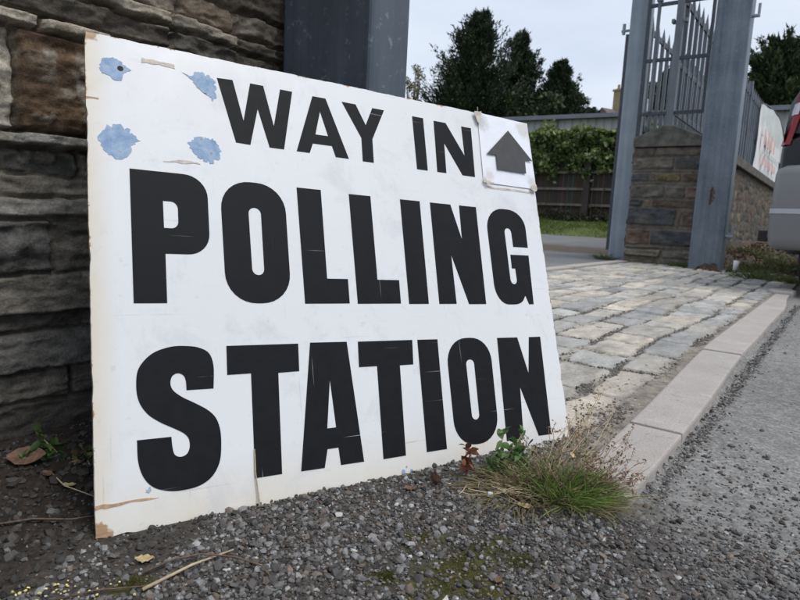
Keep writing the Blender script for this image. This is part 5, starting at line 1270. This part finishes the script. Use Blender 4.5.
# moss as tiny tufts
MV = []; n = 9000
k_ = rng.integers(0, len(MOSS), n); mo = np.array(MOSS); P = np.stack([mo[k_, 0]+rng.normal(0, .5, n)*mo[k_, 2], mo[k_, 1]+rng.normal(0, .42, n)*mo[k_, 2], np.zeros(n)], -1)
ok = fbm(P[:, 0]*60, P[:, 1]*60, 5) > -.03; P = P[ok]; P[:, 2] = zg(P[:, 0], P[:, 1])-.0005; n = len(P)
d = unit(np.stack([rng.normal(0, .7, n), rng.normal(0, .7, n), np.ones(n)], -1))
ms = meshfrom('moss', [blades(P, d, rng.uniform(.0015, .0042, n), rng.uniform(.0007, .0013, n), colmix(n, (.11, .105, .02), (.06, .06, .015), 8, .35), 1, .1, 2)], M['blade'])
tag(ms, 'low olive moss patches between the gravel stones', 'moss', kind='stuff')

# weeds around the gate posts, on the bank beside the car
G2 = 'grass clumps at the far end of the cobbles'
WT = [(7.25, -.80, .16, 300, 'grass clump at the right foot of the broad post'), (7.43, -1.47, .16, 260, 'grass clump at the pier foot beside the broad post'), (6.45, -.62, .22, 420, 'spreading grass clump at the end of the cobbles'), (7.9, -.65, .3, 420, 'grass patch on the bank under the garden wall'), (8.8, -.55, .3, 380, 'farther grass patch on the bank, near the bumper'), (6.3, -.30, .16, 240, 'small grass clump behind the kerb end'), (9.4, -1.0, .35, 380, 'ragged grass clump against the garden wall'), (7.62, -2.42, .12, 180, 'thin weeds at the foot of the slim post'), (10.4, -.7, .4, 380, 'most distant grass patch on the bank by the garden wall')]
for i, (s, p_, sp_, n_, lb) in enumerate(WT):
    q = SP(s, p_); tuft('grass_clump', lb, q[0], q[1], n_, sp_, .17, .007, (.05, .085, .02), (.15, .17, .06), .9, (0, 0), 60+i, .7, G2)
n = 2600; s = rng.uniform(6.9, 12.5, n); p_ = rng.uniform(-1.28, -.1, n); P3 = SPa(s, p_, 0); P3[:, 2] = zg(P3[:, 0], P3[:, 1])+rng.uniform(0, .03, n)
lt = meshfrom('leaf_litter', [leafquads(P3, rng.uniform(.015, .05, n), colmix(n, (.16, .10, .06), (.07, .06, .04), 8, .4), 5)], M['leaf'])
tag(lt, 'brown leaf litter on the bank below the garden wall', 'leaf litter', kind='stuff')
# discarded cup and card by the post foot
bc = SP(7.02, -.90, .03)
mb = MB(); mb.tube([bc+np.array([0, 0, .0]), bc+np.array([.006, 0, .10])], [.022, .028], 10); o = mb.build('discarded_cup', M['white'], None, smooth=True); tag(o, 'small white discarded cup standing in weeds beside the broad post', 'cup')
bc = SP(6.85, -.80, .015)
mb = MB(); mb.box((-.06, -.02, 0), (.06, .02, .008), lambda v: bc+np.array(v)); o = mb.build('litter_scrap', M['white'], None, bevel=.002); tag(o, 'flat white scrap of litter on the ground by the white cup', 'litter')

# ------------------------------------------------------------------ light
SUN_AZ, SUN_EL = R(120), R(60)                              # azimuth clockwise from +Y
w = bpy.data.worlds.new('World'); sc.world = w; w.use_nodes = True; nt = w.node_tree; nd = nt.nodes
bg = nd['Background']; sky = nd.new('ShaderNodeTexSky'); sky.sky_type = 'NISHITA'; sky.sun_disc = False
sky.sun_elevation = SUN_EL; sky.sun_rotation = SUN_AZ; sky.air_density = 1.2; sky.dust_density = 2.5; sky.ozone_density = 1.5
tcw = nd.new('ShaderNodeTexCoord'); mp = nd.new('ShaderNodeMapping'); mp.inputs['Scale'].default_value = (1.0, 1.0, 3.2); nt.links.new(tcw.outputs['Generated'], mp.inputs['Vector'])
nz_ = nd.new('ShaderNodeTexNoise'); nz_.inputs['Scale'].default_value = 1.7; nz_.inputs['Detail'].default_value = 6; nz_.inputs['Roughness'].default_value = .5; nt.links.new(mp.outputs[0], nz_.inputs['Vector'])
r1 = nd.new('ShaderNodeValToRGB'); r1.color_ramp.elements[0].position = .30; r1.color_ramp.elements[0].color = (5.9, 6.9, 8.6, 1); r1.color_ramp.elements[1].position = .68; r1.color_ramp.elements[1].color = (7.6, 8.3, 9.3, 1)
nt.links.new(nz_.outputs['Fac'], r1.inputs['Fac'])
r2_ = nd.new('ShaderNodeValToRGB'); r2_.color_ramp.elements[0].position = .25; r2_.color_ramp.elements[0].color = (.80, .80, .80, 1); r2_.color_ramp.elements[1].position = .6; r2_.color_ramp.elements[1].color = (.96, .96, .96, 1); nt.links.new(nz_.outputs['Fac'], r2_.inputs['Fac'])
mx = nd.new('ShaderNodeMix'); mx.data_type = 'RGBA'; nt.links.new(r2_.outputs['Color'], mx.inputs[0]); nt.links.new(sky.outputs[0], mx.inputs[6]); nt.links.new(r1.outputs['Color'], mx.inputs[7])
nt.links.new(mx.outputs[2], bg.inputs['Color']); bg.inputs['Strength'].default_value = .10
sl = bpy.data.lights.new('sun', 'SUN'); sl.energy = 2.1; sl.angle = R(28); sl.color = (1, .97, .93)
so = bpy.data.objects.new('sun', sl); col.objects.link(so)
dv_ = Vector((math.sin(SUN_AZ)*math.cos(SUN_EL), math.cos(SUN_AZ)*math.cos(SUN_EL), math.sin(SUN_EL)))
so.rotation_euler = dv_.to_track_quat('Z', 'Y').to_euler()
sc.view_settings.view_transform = 'Standard'; sc.view_settings.look = 'None'; sc.view_settings.gamma = 1; sc.view_settings.exposure = .10
sc.view_settings.use_curve_mapping = False
